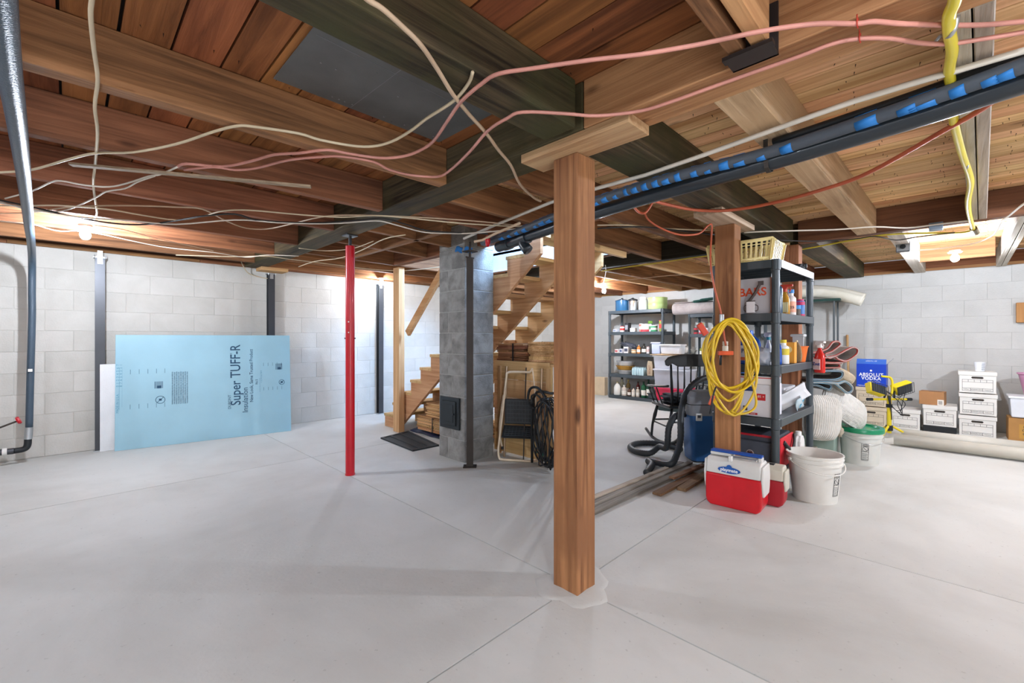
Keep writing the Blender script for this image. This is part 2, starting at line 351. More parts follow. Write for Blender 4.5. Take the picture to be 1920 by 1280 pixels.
# between the cross girder and the wall, left of the middle beam
def J(pts, **k):
    (xa, ya), (xb, yb) = pts; return joist(xa, ya, xb, yb, **k)
J(((1.74, 1.79), (4.71, 1.735)), w=.05); J(((1.74, 2.30), (4.71, 2.33)), w=.055)
J(((1.74, 2.68), (2.76, 2.70)), w=.05); J(((1.74, 3.40), (2.76, 3.46)), w=.05)
J(((1.74, 4.0), (2.2, 4.04)), w=.05); J(((2.25, 4.02), (2.76, 4.08)), w=.05)
J(((1.74, 4.76), (4.9, 4.86)), w=.05); J(((1.74, 5.38), (XR, 5.38)), w=.05); J(((1.74, 6.02), (XR, 6.02)), w=.05)
J(((2.22, 3.0), (2.22, 4.72)), w=.05, mat=W_joist_y, name='blocking')
J(((2.79, 1.8), (2.79, 4.80)), w=.05, mat=W_joist_y, name='header'); J(((2.84, 2.33), (2.84, 4.80)), w=.05, mat=W_joist_y, name='header')
J(((4.10, 2.33), (4.10, 4.80)), w=.05, mat=W_joist_y, name='header')
dark = wood('dark_header', '#3b352b', '#1e1b16', 'Y', knots=.4)
J(((4.76, 1.3), (4.76, 6.2)), w=.09, mat=dark, name='header')
for y_, xb in ((2.0, 8.1), (2.63, 8.1), (3.22, 8.1), (3.58, 8.1), (4.3, 8.1), (4.85, 8.1), (1.5, 8.1)):
    J(((4.81, y_), (xb, y_)), w=.05, mat=W_pine_x if y_ in (2.63, 3.58) else W_joist)
# right of the middle beam
J(((1.71, 0.565), (4.78, 0.50)), w=.13, mat=wood('rough_joist', '#d6b792', '#a08260', 'X', knots=.8, stain='#bd9c76'))
J(((1.71, -0.02), (4.78, -0.13)), w=.042, mat=wood('grey_joist', '#bdaf9f', '#8d8071', 'X', knots=.5)); J(((1.71, -0.066), (4.78, -0.176)), w=.042, mat=MC['grey_joist'])
for y_ in (-0.85, -1.6, -2.4, -3.2): J(((1.71, y_), (4.78, y_)), w=.05)
Wb = wood('brown_header', '#8f6747', '#5f4330', 'Y', knots=.6)
J(((4.83, 1.0), (4.83, -4.1)), w=.09, mat=Wb, name='header')
for y_, w_ in ((0.33, .11), (-0.38, .04), (-0.425, .04), (-1.1, .05), (-1.9, .05), (-2.7, .05)):
    J(((4.88, y_), (8.1, y_ - .05)), w=w_, mat=W_white)
J(((7.0, .27), (7.0, -0.35)), w=.04, mat=W_joist_y, name='blocking')
# ------------------------------------------------------------------ big beams (things of their own)
o = MB().box(-2.9, 1.117, ZB, 1.505, 1.287, ZP - .001).build('ceiling_beam', W_green, bevel=.006); tag(o, 'dark green-stained timber beam running from overhead to the cap on the nearest post', 'beam')
o = MB().box(1.53, 1.10, ZB, 1.74, 6.2, ZP - .001).build('ceiling_beam', W_green_y, bevel=.006); tag(o, 'dark grey-green timber beam crossing above the red steel post to the left wall', 'beam')
o = MB().box(1.53, YB, ZB, 1.71, 1.095, ZP - .001).build('ceiling_beam', wood('orange_beam', '#b98661', '#8c5a3d', 'Y', knots=.7), bevel=.004); tag(o, 'reddish brown timber beam running from the nearest post to upper right', 'beam')
o = MB().box(1.745, 1.02, ZB, 4.70, 1.25, ZP - .001).build('ceiling_beam', W_green, bevel=.006); tag(o, 'dark green-stained timber beam between the nearest post and the post with yellow hose', 'beam')
o = MB().box(4.89, 0.875, ZB, 8.1, 1.09, ZP - .001).build('ceiling_beam', W_green, bevel=.006); tag(o, 'short dark green timber beam ending at the right wall behind the shelf unit', 'beam')
# ------------------------------------------------------------------ stairwell above the opening
sw = struct('wall_stairwell'); M_white = flat('stairwell_paint', '#e3e4e6', 0.7)
z0, z1 = ZP + .02, 4.6
bx('wall_panel', M_white, sw, OX0 - .1, OY0 - .8, z0, OX0, OY1, z1); bx('wall_panel', M_white, sw, OX1, OY0 - .8, z0, OX1 + .1, OY1, z1)
bx('wall_panel', M_white, sw, OX0 - .1, OY1, z0, OX1 + .1, OY1 + .1, z1); bx('wall_panel', M_white, sw, OX0 - .1, OY0 - .9, z0 + .05, OX1 + .1, OY0 - .8, z1)
bx('wall_panel', M_white, sw, OX0 - .1, OY0 - .9, z1, OX1 + .1, OY1 + .1, z1 + .1)
bx('wall_panel', flat('painted_lining', '#cfd4df', 0.7), sw, OX0, OY1 - .012, ZB + .02, OX1, OY1 - .0, z0); bx('wall_panel', MC['painted_lining'], sw, OX1 - .013, OY0 + .05, ZB + .01, OX1 - .001, OY1 - .02, z0); bx('wall_panel', MC['painted_lining'], sw, OX0 + .001, OY0, ZB + .02, OX0 + .012, OY1 - .02, z0)
# ------------------------------------------------------------------ light bulbs in porcelain holders
M_porc = flat('porcelain', '#d8d0c6', 0.35)
def bulb(x, y, z, label, es=2900, top=ZB):
    M_bulb = flat('bulb_glow_%d' % es, '#ffffff', 0.5, emit='#e6eefc', es=es)
    t = thing('light_bulb', label, 'light bulb', (x, y, z))
    MB().lathe([(0, -.036), (.016, -.033), (.028, -.020), (.033, 0), (.030, .016), (.018, .034), (.014, .048), (0, .048)], seg=20).build('bulb', M_bulb, t, smooth=True)
    MB().lathe([(0, .046), (.018, .044), (.02, .052), (.05, .056), (.055, .062), (.052, .066), (.042, .069), (.042, top - z), (0, top - z)], seg=20).build('lamp_holder', M_porc, t, smooth='a')
    return t
bulb(0.088, 4.78, 1.975, 'bare glowing bulb on porcelain holder near the left wall', 2300); bulb(6.43, 4.18, 1.975, 'bare glowing bulb hanging beside the stairs above the blue pot')
bulb(6.28, -0.04, 1.975, 'bare glowing bulb on holder near the right wall above the storage boxes', 1800)
bulb(3.25, 5.95, 1.99, 'bare glowing bulb hidden behind the chimney near the stair post', 900)
bulb(4.35, -1.68, 1.975, 'bare glowing bulb out of view on the right', 4600); bulb(-0.6, -1.3, 1.975, 'bare glowing bulb behind the camera position', 2600)
bulb(-1.9, 2.0, 1.975, 'bare glowing bulb added out of view on the left for fill', 1400)  # unseen bulb added as fill from the left

# ================================================================== posts
def post(x0, y0, x1, y1, ztop, label):
    t = MB(); n = 12
    return tag(MB().box(x0, y0, 0.0, x1, y1, ztop).build('wooden_post', W_post, bevel=.005), label, 'post')
post(1.616, 1.19, 1.756, 1.33, 2.012, 'nearest square reddish-brown timber post standing in the middle of the floor')
post(3.43, 1.115, 3.57, 1.255, 2.012, 'square timber post hung with a coil of yellow hose')
post(4.815, 1.0, 4.955, 1.14, 2.053, 'square timber post behind the black shelf unit of cleaning bottles')
o = MB().box(1.535, .885, 2.013, 1.70, 1.465, 2.054).build('cap_board', wood('cap_wood', '#d2b083', '#a88158', 'Y', knots=.5), bevel=.003); tag(o, 'pale flat board wedged crosswise on top of the nearest post', 'board')
o = MB().box(3.08, 1.08, 2.013, 3.78, 1.27, 2.054).build('cap_board', wood('cap_wood_across', '#c9b398', '#9b8468', 'X', knots=.5), bevel=.003); tag(o, 'pale flat board on top of the post with yellow hose', 'board')
# red steel jack post
t = thing('jack_post', 'bright red round steel jack post standing left of the chimney', 'post', (1.70, 3.65, 0))
MB().lathe([(.0, .0), (.038, .0), (.038, 1.96), (.033, 1.962), (0, 1.962)], seg=24).build('tube', M_red, t, smooth='a')
MB().lathe([(.0415, .0), (.0415, .012), (.038, .014)], seg=24).build('foot_ring', M_red, t, smooth='a')
MB().lathe([(0, 1.96), (.013, 1.96), (.013, 2.045), (0, 2.045)], seg=12).build('screw', M_jack, t, smooth='a')
MB().box(-.05, -.05, 2.045, .05, .05, 2.054).build('head_plate', M_jack, t)
m = MB(); dr = Vector((-.7, -.71, 0)).normalized()
for z_ in (1.31, 1.22): p = dr * .0365 + Vector((0, 0, z_)); m.cyl(p, p + dr * .003, .006, seg=10)
m.build('pin_hole', flat('hole_white', '#e8e2dc', .6), t)
m = MB(); m.cyl((-.03, .03, 1.17), (.03, -.03, 1.17), .004, seg=8); m.beam((-.033, .033, 1.17), (-.030, .030, 1.17), .012, .012).beam((.033, -.033, 1.17), (.030, -.030, 1.17), .012, .012); m.build('pin', M_black, t)
# steel wall braces: I sections against the left wall
def brace(x, label):
    t = thing('steel_brace', label, 'brace', (x, 6.27, 0)); w2 = .038
    m = MB(); m.box(-w2, -.04, .012, w2, -.034, 2.0).box(-w2, .034, .012, w2, .04, 2.0).box(-.004, -.034, .012, .004, .034, 2.0); m.build('i_section', M_jack, t)
    MB().box(-.05, -.05, 0, .05, .05, .012).build('foot_plate', M_gal, t)
    m = MB(); m.box(-.05, -.05, 2.0, .05, .05, 2.012).box(-.02, -.044, 2.012, .02, -.038, 2.075).box(-.02, -.035, 1.94, .02, -.0405, 2.0); m.build('bracket', M_gal, t)
    m = MB()
    for dx in (-.042, .042): m.cyl((dx, -.047, 1.985), (dx, -.047, 2.03), .005, seg=8)
    m.build('bolt', M_gal, t); return t
brace(.225, 'dark steel I-beam brace on the left wall beside the white foam sheet'); brace(1.85, 'dark steel I-beam brace rising behind the right end of the blue board')
brace(3.40, 'dark steel I-beam brace on the left wall between red post and stair post'); brace(5.35, 'dark steel I-beam brace glimpsed through the open stairs')
o = MB().box(1.66, 5.98, 2.013, 1.97, 6.20, 2.054).build('blocking_board', W_pine_x, bevel=.003); tag(o, 'short pale block of wood under the beam above the blue board', 'block')
# ================================================================== chimney
t = thing('chimney', 'square chimney of grey concrete blocks in front of the stairs', 'chimney', (2.61, 3.22, 0))
bx('mortar_core', M_cmortar, t, .004, .004, 0, .364, .396, 2.25)
zz = 0; hs = [.203] * 12
for i in range(11):
    h = .2035; z0_, z1_ = i * h + .004, min((i + 1) * h - .004, 2.253)
    s_ = .2 if i % 2 else .26
    MB().box(0, 0, z0_, .368, s_ - .003, z1_).build('block', M_cblock, t, bevel=.004, seg=1); MB().box(0, s_ + .003, z0_, .368, .4, z1_).build('block', M_cblock, t, bevel=.004, seg=1)
M_iron = flat('cast_iron', '#2c3134', .5, .3, bump=.15, scale=14)
d = MB().box(-.022, .06, .30, -.001, .36, .60).build('cleanout_frame', M_iron, t, bevel=.004)
d = MB().box(-.036, .10, .335, -.022, .31, .565).build('cleanout_door', M_iron, t, bevel=.005)
MB().box(-.041, .13, .365, -.036, .28, .535).build('raised_panel', M_iron, d, bevel=.003); MB().cyl((-.045, .105, .45), (-.06, .105, .45), .009, seg=10).build('knob', M_iron, d)
# steel column at the chimney corner
t = thing('steel_column', 'thin dark rusty steel column at the chimney front corner', 'column', (2.575, 3.10, 0)); M_rust = flat('rusty_column', '#3f3833', .55, .35, var=.2, bump=.2)
m = MB(); m.box(-.030, -.024, .008, .030, -.019, 1.90).box(-.030, .019, .008, .030, .024, 1.90).box(-.004, -.019, .008, .004, .019, 1.90); m.build('i_section', M_rust, t, rot=(0, 0, -.75))
MB().box(-.06, -.05, 0, .06, .05, .008).build('foot_plate', M_rust, t, rot=(0, 0, -.75))
m = MB(); m.cyl((0, 0, 1.90), (0, 0, 1.96), .012, seg=10); m.cyl((-.045, 0, 1.905), (.045, 0, 1.905), .008, seg=8); m.box(-.05, -.05, 1.955, .05, .05, 1.965).cyl((0, 0, 1.965), (0, 0, 2.05), .011, seg=10); m.build('adjusting_screw', M_rust, t)
# ================================================================== stairs
t = thing('staircase', 'open unfinished wooden staircase rising behind the chimney', 'stairs', (0, 0, 0))
RISE, RUN = .163, .2125; ST = []
def ztread(k): return RISE * k       # tread top heights
Yn = lambda z: 5.50 - (z - .12) / .8   # nosing line
poly = [(5.37, 0.0)]
k = 0; z = 0.0; y = 5.37
while z + RISE < 2.24:
    z += RISE; poly.append((y, z - .03)); y -= RUN; poly.append((y, z - .03))
ytop = y
poly += [(ytop, (4.02 - .8 * ytop) if (4.02 - .8 * ytop) < 2.2 else 2.2), (4.99, 0.03), (4.99, 0)]
for xs_ in (2.985, 3.455, 3.965): MB().prism(poly, 'X', xs_, xs_ + .038).build('stringer', wood('stringer_wood', '#d9ae80', '#b08154', 'Y', knots=.7, rnd=.05), t)
y = 5.37; z = 0
while z + RISE < 2.24:
    z += RISE; MB().box(2.982, y - RUN - .012, z - .029, 4.02, y + .02, z + .006).build('tread', W_pine_x, t, bevel=.004); y -= RUN
MB().box(2.88, 2.36, 2.00, 4.05, 2.40, 2.2).build('hanger_board', W_pine_x, t)
tag(MB().box(2.88, 4.84, 0, 2.96, 4.975, 2.054).build('stair_post', W_pine, bevel=.003), 'pale new timber upright at the foot of the stairs', 'post')
o = MB().beam((2.92, 4.70, 1.23), (2.92, 3.86, 2.04), .038, .085).build('diagonal_brace', wood('brace_wood', '#cfa476', '#ad7d4d', 'Y', knots=.4)); tag(o, 'diagonal pale timber brace from the stair post up to the chimney', 'brace')
# ================================================================== cedar shake bundles
W_shake = wood('cedar_shake', '#dfb585', '#b28152', 'Y', knots=0.15, rnd=.22, fine=50); W_shake_r = wood('cedar_shake_dark', '#b98762', '#83553a', 'Y', knots=0.1, rnd=.2, fine=50)
def shakes(x, y, z, L, W, H, label, rz=0, mat=None, n=13):
    t = thing('shake_bundle', label, 'shingles', (x, y, z), rz, 'bundles of cedar shakes under the stairs')
    for i in range(n):
        h = H / n; jx, jy = random.uniform(-.012, .012), random.uniform(-.02, .02); e = random.uniform(.3, .7)
        m = MB(); q = random.uniform(-L * .18, L * .18); m.box(-W / 2 + jx, -L / 2 + jy, i * h, W / 2 + jx, q - .002, (i + e + .25) * h).box(-W / 2 + jx + random.uniform(-.008, .008), q + .002, i * h, W / 2 + jx, L / 2 + jy, (i + .95) * h)
        m.build('shingle', mat or W_shake, t)
    a = MB(); p = [(-W / 2 - .017, -L * .12, -.001), (-W / 2 - .017, -L * .12, H + .002), (W / 2 + .017, -L * .12, H + .002), (W / 2 + .017, -L * .12, .0)]
    a.ribbon(p, .018, .0016, (0, 1, 0)); a.build('strap', M_black, t); return t
shakes(3.27, 4.43, .045, .56, .42, .17, 'cedar shake bundle lowest beneath the stairs beside the stair post'); shakes(3.30, 3.90, .045, .52, .42, .17, 'cedar shake bundle lowest beneath the stairs close to the chimney')
shakes(3.30, 4.28, .218, .54, .42, .16, 'cedar shake bundle in the middle layer beneath the stairs'); shakes(3.32, 3.92, .381, .42, .42, .16, 'cedar shake bundle topmost in the pile left of the chimney')
tg = MB(); tg.surf(lambda u, v: (3.02 + u * .5, 3.72 + v * 1.1, .012 + .022 * math.sin(u * 3) + .008 * math.sin(v * 19 + u * 7)), 8, 22)
tag(tg.build('tarp', flat('navy_tarp', '#262b45', .5), smooth=True, th=.004), 'dark navy plastic tarp lying under the shake bundles', 'tarp')
# boards under the upper flight that carry more bundles
o = thing('plywood_sheet', 'pale softwood panel standing behind the folding step stool', 'panel', (0, 0, 0))
for i in range(5): MB().box(3.12, 2.62 + .0, .02 + i * .185, 3.135, 3.36, .02 + i * .185 + .182).build('board', W_pine_y, o, bevel=.002)
MB().box(3.10, 2.6, 0, 3.119, 2.64, .89).build('batten', W_pine, o); MB().box(3.10, 3.25, 0, 3.119, 3.29, .89).build('batten', W_pine, o)
bx('edge_board', W_pine, o, 3.055, 3.34, 0, 3.078, 3.385, 1.02)
o = thing('storage_bench', 'rough wooden bench carrying shake bundles under the stairs', 'bench')
MB().box(3.14, 2.62, .90, 3.52, 3.36, .925).build('top_board', W_pine_y, o)
for xx, yy in ((3.16, 2.64), (3.16, 3.30), (3.46, 2.64), (3.46, 3.30)): bx('leg', W_pine, o, xx, yy, 0, xx + .04, yy + .04, .90)
shakes(3.33, 3.16, .926, .40, .34, .19, 'reddish cedar shake bundle with a black strap on the bench', 0, W_shake_r, 11); shakes(3.36, 2.78, .926, .36, .30, .21, 'rough yellow cedar shake bundle on the bench beside the nearest post', PI / 2, W_shake, 12)
# leaning rods
for (a, b, lab) in (((3.03, 3.12, 0.0), (3.085, 3.14, .89), 'thin steel pipe leaning behind the step stool'), ((3.03, 2.86, 0.0), (3.09, 2.88, .89), 'thin rusty rod leaning on the pale panel'), ((3.03, 2.66, 0.0), (3.09, 2.68, .89), 'thin steel pipe leaning beside the hose reel')):
    tag(MB().cyl(a, b, .011 if 'pipe' in lab else .006, seg=10).build('metal_rod', flat('steel_rod', '#b39a80', .35, .8) if 'pipe' in lab else M_rust, smooth='a'), lab, 'rod')
# rubber mat by the stair foot
t = thing('rubber_mat', 'black rubber mat with three ribs on the floor before the stairs', 'mat', (0, 0, 0)); M_rub = flat('black_rubber', '#33373a', .7, bump=.3)
mp = [(2.556, 4.70), (2.99, 4.80), (2.83, 3.93), (2.50, 3.93)]
MB().prism([mp[0], mp[1], mp[2], mp[3]], 'Z', 0.0, .008).build('base', M_rub, t)
def lerp2(u, v):
    a = Vector(mp[0]).lerp(Vector(mp[1]), u); b = Vector(mp[3]).lerp(Vector(mp[2]), u); return a.lerp(b, v)
for a_, b_ in ((0, .08), (.28, .36), (.62, .70), (.92, 1)):
    MB().prism([lerp2(a_, 0), lerp2(b_, 0), lerp2(b_, 1), lerp2(a_, 1)], 'Z', .008, .016).build('rib', M_rub, t)
for a_, b_ in ((0, .05), (.95, 1)): MB().prism([lerp2(0, a_), lerp2(1, a_), lerp2(1, b_), lerp2(0, b_)], 'Z', .008, .015).build('border', M_rub, t)
# ================================================================== folding step stool (cream tube, black treads)
t = thing('step_stool', 'folded cream tube step stool with black ribbed treads leaning on panel', 'step stool', (2.995, 2.885, 0), rot=(0, 0, math.radians(-56))); M_cream = flat('cream_tube', '#e6d3b8', .35)
# local frame: x across, y depth (away), z up
def leanp(x, z, y0=0.0): return (x, y0 + z * .085, z)
P = [leanp(-.13, .83), leanp(-.09, .845), leanp(.09, .845), leanp(.13, .83), leanp(.20, .12), leanp(.19, .03), leanp(.13, .016), leanp(-.13, .016), leanp(-.19, .03), leanp(-.20, .12)]
MB().tube([tuple(q) for q in smooth_path(P[:4] + P[4:], 4)] + [], .011, 10, closed=True).build('front_frame', M_cream, t, smooth=True)
P2 = [leanp(-.165, .62, .03), leanp(-.20, .30, .035), leanp(-.17, .11, .04)]; P3 = [(-x, y, z) for x, y, z in P2]
MB().tube(smooth_path(P2, 4), .009, 8).build('rear_leg', M_cream, t, smooth=True); MB().tube(smooth_path(P3, 4), .009, 8).build('rear_leg', M_cream, t, smooth=True)
MB().cyl(leanp(.17, .13, .04), leanp(.17, .10, .04), .012, seg=10).build('rubber_foot', M_black, t); MB().cyl(leanp(-.17, .13, .04), leanp(-.17, .10, .04), .012, seg=10).build('rubber_foot', M_black, t)
def tread_part(zc, h, lean, w):
    m = MB(T(0, .012 + zc * .085, zc) @ R('X', lean)); m.box(-w, -.012, -h / 2, w, 0.004, h / 2); o_ = m.build('step_tread', M_black, t, bevel=.012, seg=3)
    m = MB(T(0, .012 + zc * .085, zc) @ R('X', lean))
    for i in range(6): zz_ = -h / 2 + .02 + i * (h - .04) / 5; m.box(-w + .02, -.019, zz_ - .003, w - .02, -.011, zz_ + .003)
    for i in range(9): xx_ = -w + .03 + i * (2 * w - .06) / 8; m.box(xx_ - .002, -.0165, -h / 2 + .02, xx_ + .002, -.011, h / 2 - .02)
    m.build('grip_ribs', flat('dark_grey_plastic', '#3c4043', .5), o_)
tread_part(.47, .24, -4, .145); tread_part(.275, .15, -50, .165)
# ================================================================== hose reel with black hose
t = thing('hose_reel', 'black garden hose and cables hung on a reel beside the nearest post', 'hose reel', (3.02, 2.52, 0)); M_hose = flat('black_hose', '#15171a', .35, coat=.2)
m = MB()
for i in range(13):
    a = random.uniform(.07, .15); c0 = Vector((random.uniform(-.10, .0), random.uniform(-.07, .07), .34)); hh = random.uniform(.24, .32)
    th_ = random.uniform(-.5, .5)
    m.tube([(c0.x + math.sin(th_) * a * math.cos(q), c0.y + math.cos(th_) * a * math.cos(q) + .03 * math.sin(3 * q + i), c0.z + hh * math.sin(q)) for q in [2 * PI * k / 26 for k in range(26)]], .0065, 6, closed=True)
m.build('hose_coil', M_hose, t, smooth=True)
m = MB(); fr = [(.0, -.22, .02), (.0, -.2, .62), (.0, 0, .68), (.0, .2, .62), (.0, .22, .02)]; m.tube(smooth_path(fr, 4), .012, 8)
m.tube(smooth_path([(-.02, .02, .62), (-.03, .12, .72), (-.03, .22, .70), (-.03, .24, .58), (-.03, .16, .53)], 4), .012, 8); m.tube(smooth_path([(-.02, .06, .60), (-.04, .13, .66), (-.04, .19, .64), (-.04, .18, .58)], 4), .009, 8); m.build('frame', M_black, t, smooth=True)
for s_ in (-1, 1):
    wv = MB(T(-.04 if s_ < 0 else .10, -.16 if s_ < 0 else .16, .11) @ R('Z', -40)); wv.lathe([(.075, -.015), (.085, -.010), (.085, .010), (.075, .015)], seg=24, M=R('X', 90)); wh = wv.build('wheel', M_black, t, smooth='a')
    sp = MB(T(-.04 if s_ < 0 else .10, -.16 if s_ < 0 else .16, .11) @ R('Z', -40)); sp.lathe([(0, -.012), (.02, -.012), (.02, .012), (0, .012)], seg=12, M=R('X', 90))
    for k_ in range(6): sp.beam((0, 0, 0), (math.cos(k_ * PI / 3) * .078, 0, math.sin(k_ * PI / 3) * .078), .01, .016)
    sp.build('spokes', flat('mint_plastic', '#5fae97', .5), wh)
# ================================================================== blue insulation board and foam
t = thing('insulation_board', 'large light blue foam insulation board leaning on the left wall', 'board', (.33, 6.13, 0), rot=(math.radians(-4.5), 0, math.atan2(-.22, 1.63)))
BW, BH = 1.665, 1.21
MB().box(0, 0, 0, BW, .038, BH).build('foam_core', flat('blue_foam_facer', '#93bccb', .35, var=.05, scale=3, bump=.04), t, bevel=.002, seg=1)
INK = flat('blue_ink', '#1d4763', .6); INK2 = flat('pale_blue_ink', '#4d8aa5', .6)
def tf(x, z, rot=0): return T(x, -.0012, z) @ R('X', 90) @ R('Z', rot)
m = MB(); m.text('Super TUFF-R', .145, tf(1.075, .735, 90), bold=.0012, sx=.86); m.build('printed_name', INK, t); m = MB(); m.text('TM', .032, tf(1.03, .975, 90)).text('DUPONT', .04, tf(1.01, .42, 90)); m.build('small_logo', INK, t); m = MB(); m.text('Insulation', .082, tf(1.17, .43, 90), sx=.95); m.text('New Look, Same Trusted Product', .05, tf(1.235, .72, 90), sx=.92, bold=.0004).text('R6.5', .035, tf(1.29, .64, 90)); m.build('printed_slogan', INK, t)
m = MB()
for i in range(5):
    for zz_, ll in ((.79, .05), (.42, .05)):
        m.box(.12 + i * .072 - .0015, -.001, zz_, .12 + i * .072 + .0015, 0, zz_ + ll); 
    for zz_ in (.83, .53): m.box(1.365 + i * .05 - .0012, -.001, zz_, 1.365 + i * .05 + .0012, 0, zz_ + .04)
m.build('tick_marks', INK, t)
m = MB()
for i in range(8): m.text('TOOLS REQUIRED MUST BE INSTALLED AS PER LOCAL BUILDING CODES ' if i % 2 else 'THIS PRODUCT IS COMBUSTIBLE AND SHALL ONLY BE USED AS SPECIFIED', .0165, tf(.475 + i * .019, .62, 90), sx=.66)
m.build('small_print', INK, t)
m = MB(); m.text('8  7  6  5  4  3  2  1', .03, tf(.045, .78, 90)).text('0  1  2  3  4  5  6  7', .03, tf(.02, .78, 90)); m.box(.032, -.001, .42, .034, 0, .86); m.box(.055, -.001, .45, .056, 0, .85).text('MADE IN U.S.A.', .03, tf(.02, .49, 90)); m.build('ruler_print', INK2, t)
m = MB(); m.text('1 2 3 4 5 6 7 8 9', .022, tf(1.34, .70, 90)).text('= = = = = = = = =', .022, tf(1.325, .60, 90)); m.build('scale_print', INK2, t)
for cx, cz, r_ in ((.37, .50, .04), (1.565, .62, .03)):
    m = MB(); m.tube([(cx + r_ * math.cos(q), -.001, cz + r_ * math.sin(q)) for q in [2 * PI * k / 28 for k in range(28)]], .0028, 6, closed=True); m.beam((cx - r_ * .7, -.001, cz - r_ * .7), (cx + r_ * .7, -.001, cz + r_ * .7), .005, .003, up=(0, 1, 0)); m.box(cx - .012, -.001, cz - .01, cx + .012, 0, cz + .012); m.build('warning_symbol', INK, t)
for cx, cz in ((.36, .665), (1.54, .82)):
    m = MB()
    for i in range(7): m.box(cx - .04 + i * .011, -.001, cz - .04, cx - .035 + i * .011, 0, cz + .035)
    m.box(cx - .02, -.0012, cz - .04, cx + .02, 0, cz - .01); m.build('print_block', INK, t)
o = MB().box(0, 0, 0, .85, .02, .90).build('foam_sheet', flat('white_foam', '#dedfe0', .8, bump=.35, scale=4), bevel=.003); o.location = (.222, 6.205, 0); o.rotation_euler = (math.radians(-.8), 0, 0); tag(o, 'white foam sheet standing behind the blue board at its left edge', 'foam')
# ================================================================== insulated drain pipe at the left
M_foam = flat('pipe_foam', '#3f4f5d', .4, .1, bump=.35, scale=8, coat=.15)
t = thing('insulated_pipe', 'grey-blue insulated pipe dropping from overhead to the floor at left wall', 'pipe')
pp = [(-.105, 1.15, 2.005), (-.114, 1.46, 2.005), (-.131, 2.02, 2.0), (-.14, 2.47, 1.995), (-.157, 3.12, 1.99), (-.181, 3.94, 1.985), (-.203, 4.63, 1.98), (-.221, 5.31, 1.97), (-.236, 5.8, 1.94), (-.243, 6.03, 1.84), (-.246, 6.075, 1.6), (-.246, 6.08, 1.34), (-.256, 6.09, .84), (-.265, 6.10, .32)]
MB().tube(smooth_path(pp, 5), .03, 14, rr=[.033 - .007 * min(i_ / 25, 1) for i_ in range(len(smooth_path(pp, 5)))]).build('foam_sleeve', M_foam, t, smooth=True)
MB().cyl((-.265, 6.10, .34), (-.272, 6.10, .23), .029, seg=14).build('tape_wrap', M_gal, t, smooth='a')
MB().tube(smooth_path([(-.272, 6.10, .25), (-.276, 6.10, .17), (-.30, 6.10, .14), (-.36, 6.10, .135)], 4), .026, 12).build('elbow', M_black, t, smooth=True)
MB().cyl((-.36, 6.10, .135), (-.62, 6.09, .14), .028, seg=14).build('pipe_run', M_jack, t, smooth='a')
MB().box(-.27, 6.052, .86, -.242, 6.058, .885).build('sticker', flat('paper_white', '#eceae4', .6), t)
m = MB(); m.cyl((-.33, 6.0, .42), (-.66, 5.98, .28), .008, seg=8); m.build('valve_rod', M_rust, t); m = MB(T(-.325, 6.0, .425) @ R('Y', 68)); m.lathe([(0, -.012), (.03, -.012), (.036, 0), (.03, .012), (0, .012)], seg=8); m.build('red_handle', M_red, t)
for q, nm in enumerate(('coupling', 'coupling')): MB().cyl((-.40 - q * .16, 6.10, .137), (-.43 - q * .16, 6.10, .137), .034, seg=14).build(nm, flat('pvc_white', '#e4e2dc', .4), t, smooth='a')
tag(MB().prism([(-.85, 5.55), (-.5, 5.45), (-.42, 5.55), (-.55, 5.72), (-.85, 5.8)], 'Z', 0, .004).build('floor_drain_cover', flat('pit_dark', '#5b544c', .8)), 'dark drain cover in the floor below the left pipe', 'drain')
# metal patch panel on the ceiling
t = thing('sheet_metal_panel', 'dark grey sheet metal panel nailed up between the joists', 'panel'); bx('sheet', flat('dull_sheet_metal', '#6c6e6e', .5, .35, var=.15, bump=.05), t, .60, 1.295, 2.252, 1.44, 2.00, 2.256)
m = MB()
for k_ in range(22): x_, y_ = random.uniform(.62, 1.42), random.choice((1.33, 1.96, 1.5, 1.75)); m.lathe([(0, -.002), (.004, -.002), (.004, .001)], (x_, y_, 2.252), 8)
m.build('nail_heads', flat('zinc_nail', '#9a9c9e', .4, .7), t)
m = MB(); m.beam((.62, 1.6, 2.2515), (1.40, 1.62, 2.2515), .002, .0008).beam((.95, 1.31, 2.2515), (.93, 1.99, 2.2515), .002, .0008)
m.build('scribed_lines', MC['zinc_nail'], t)
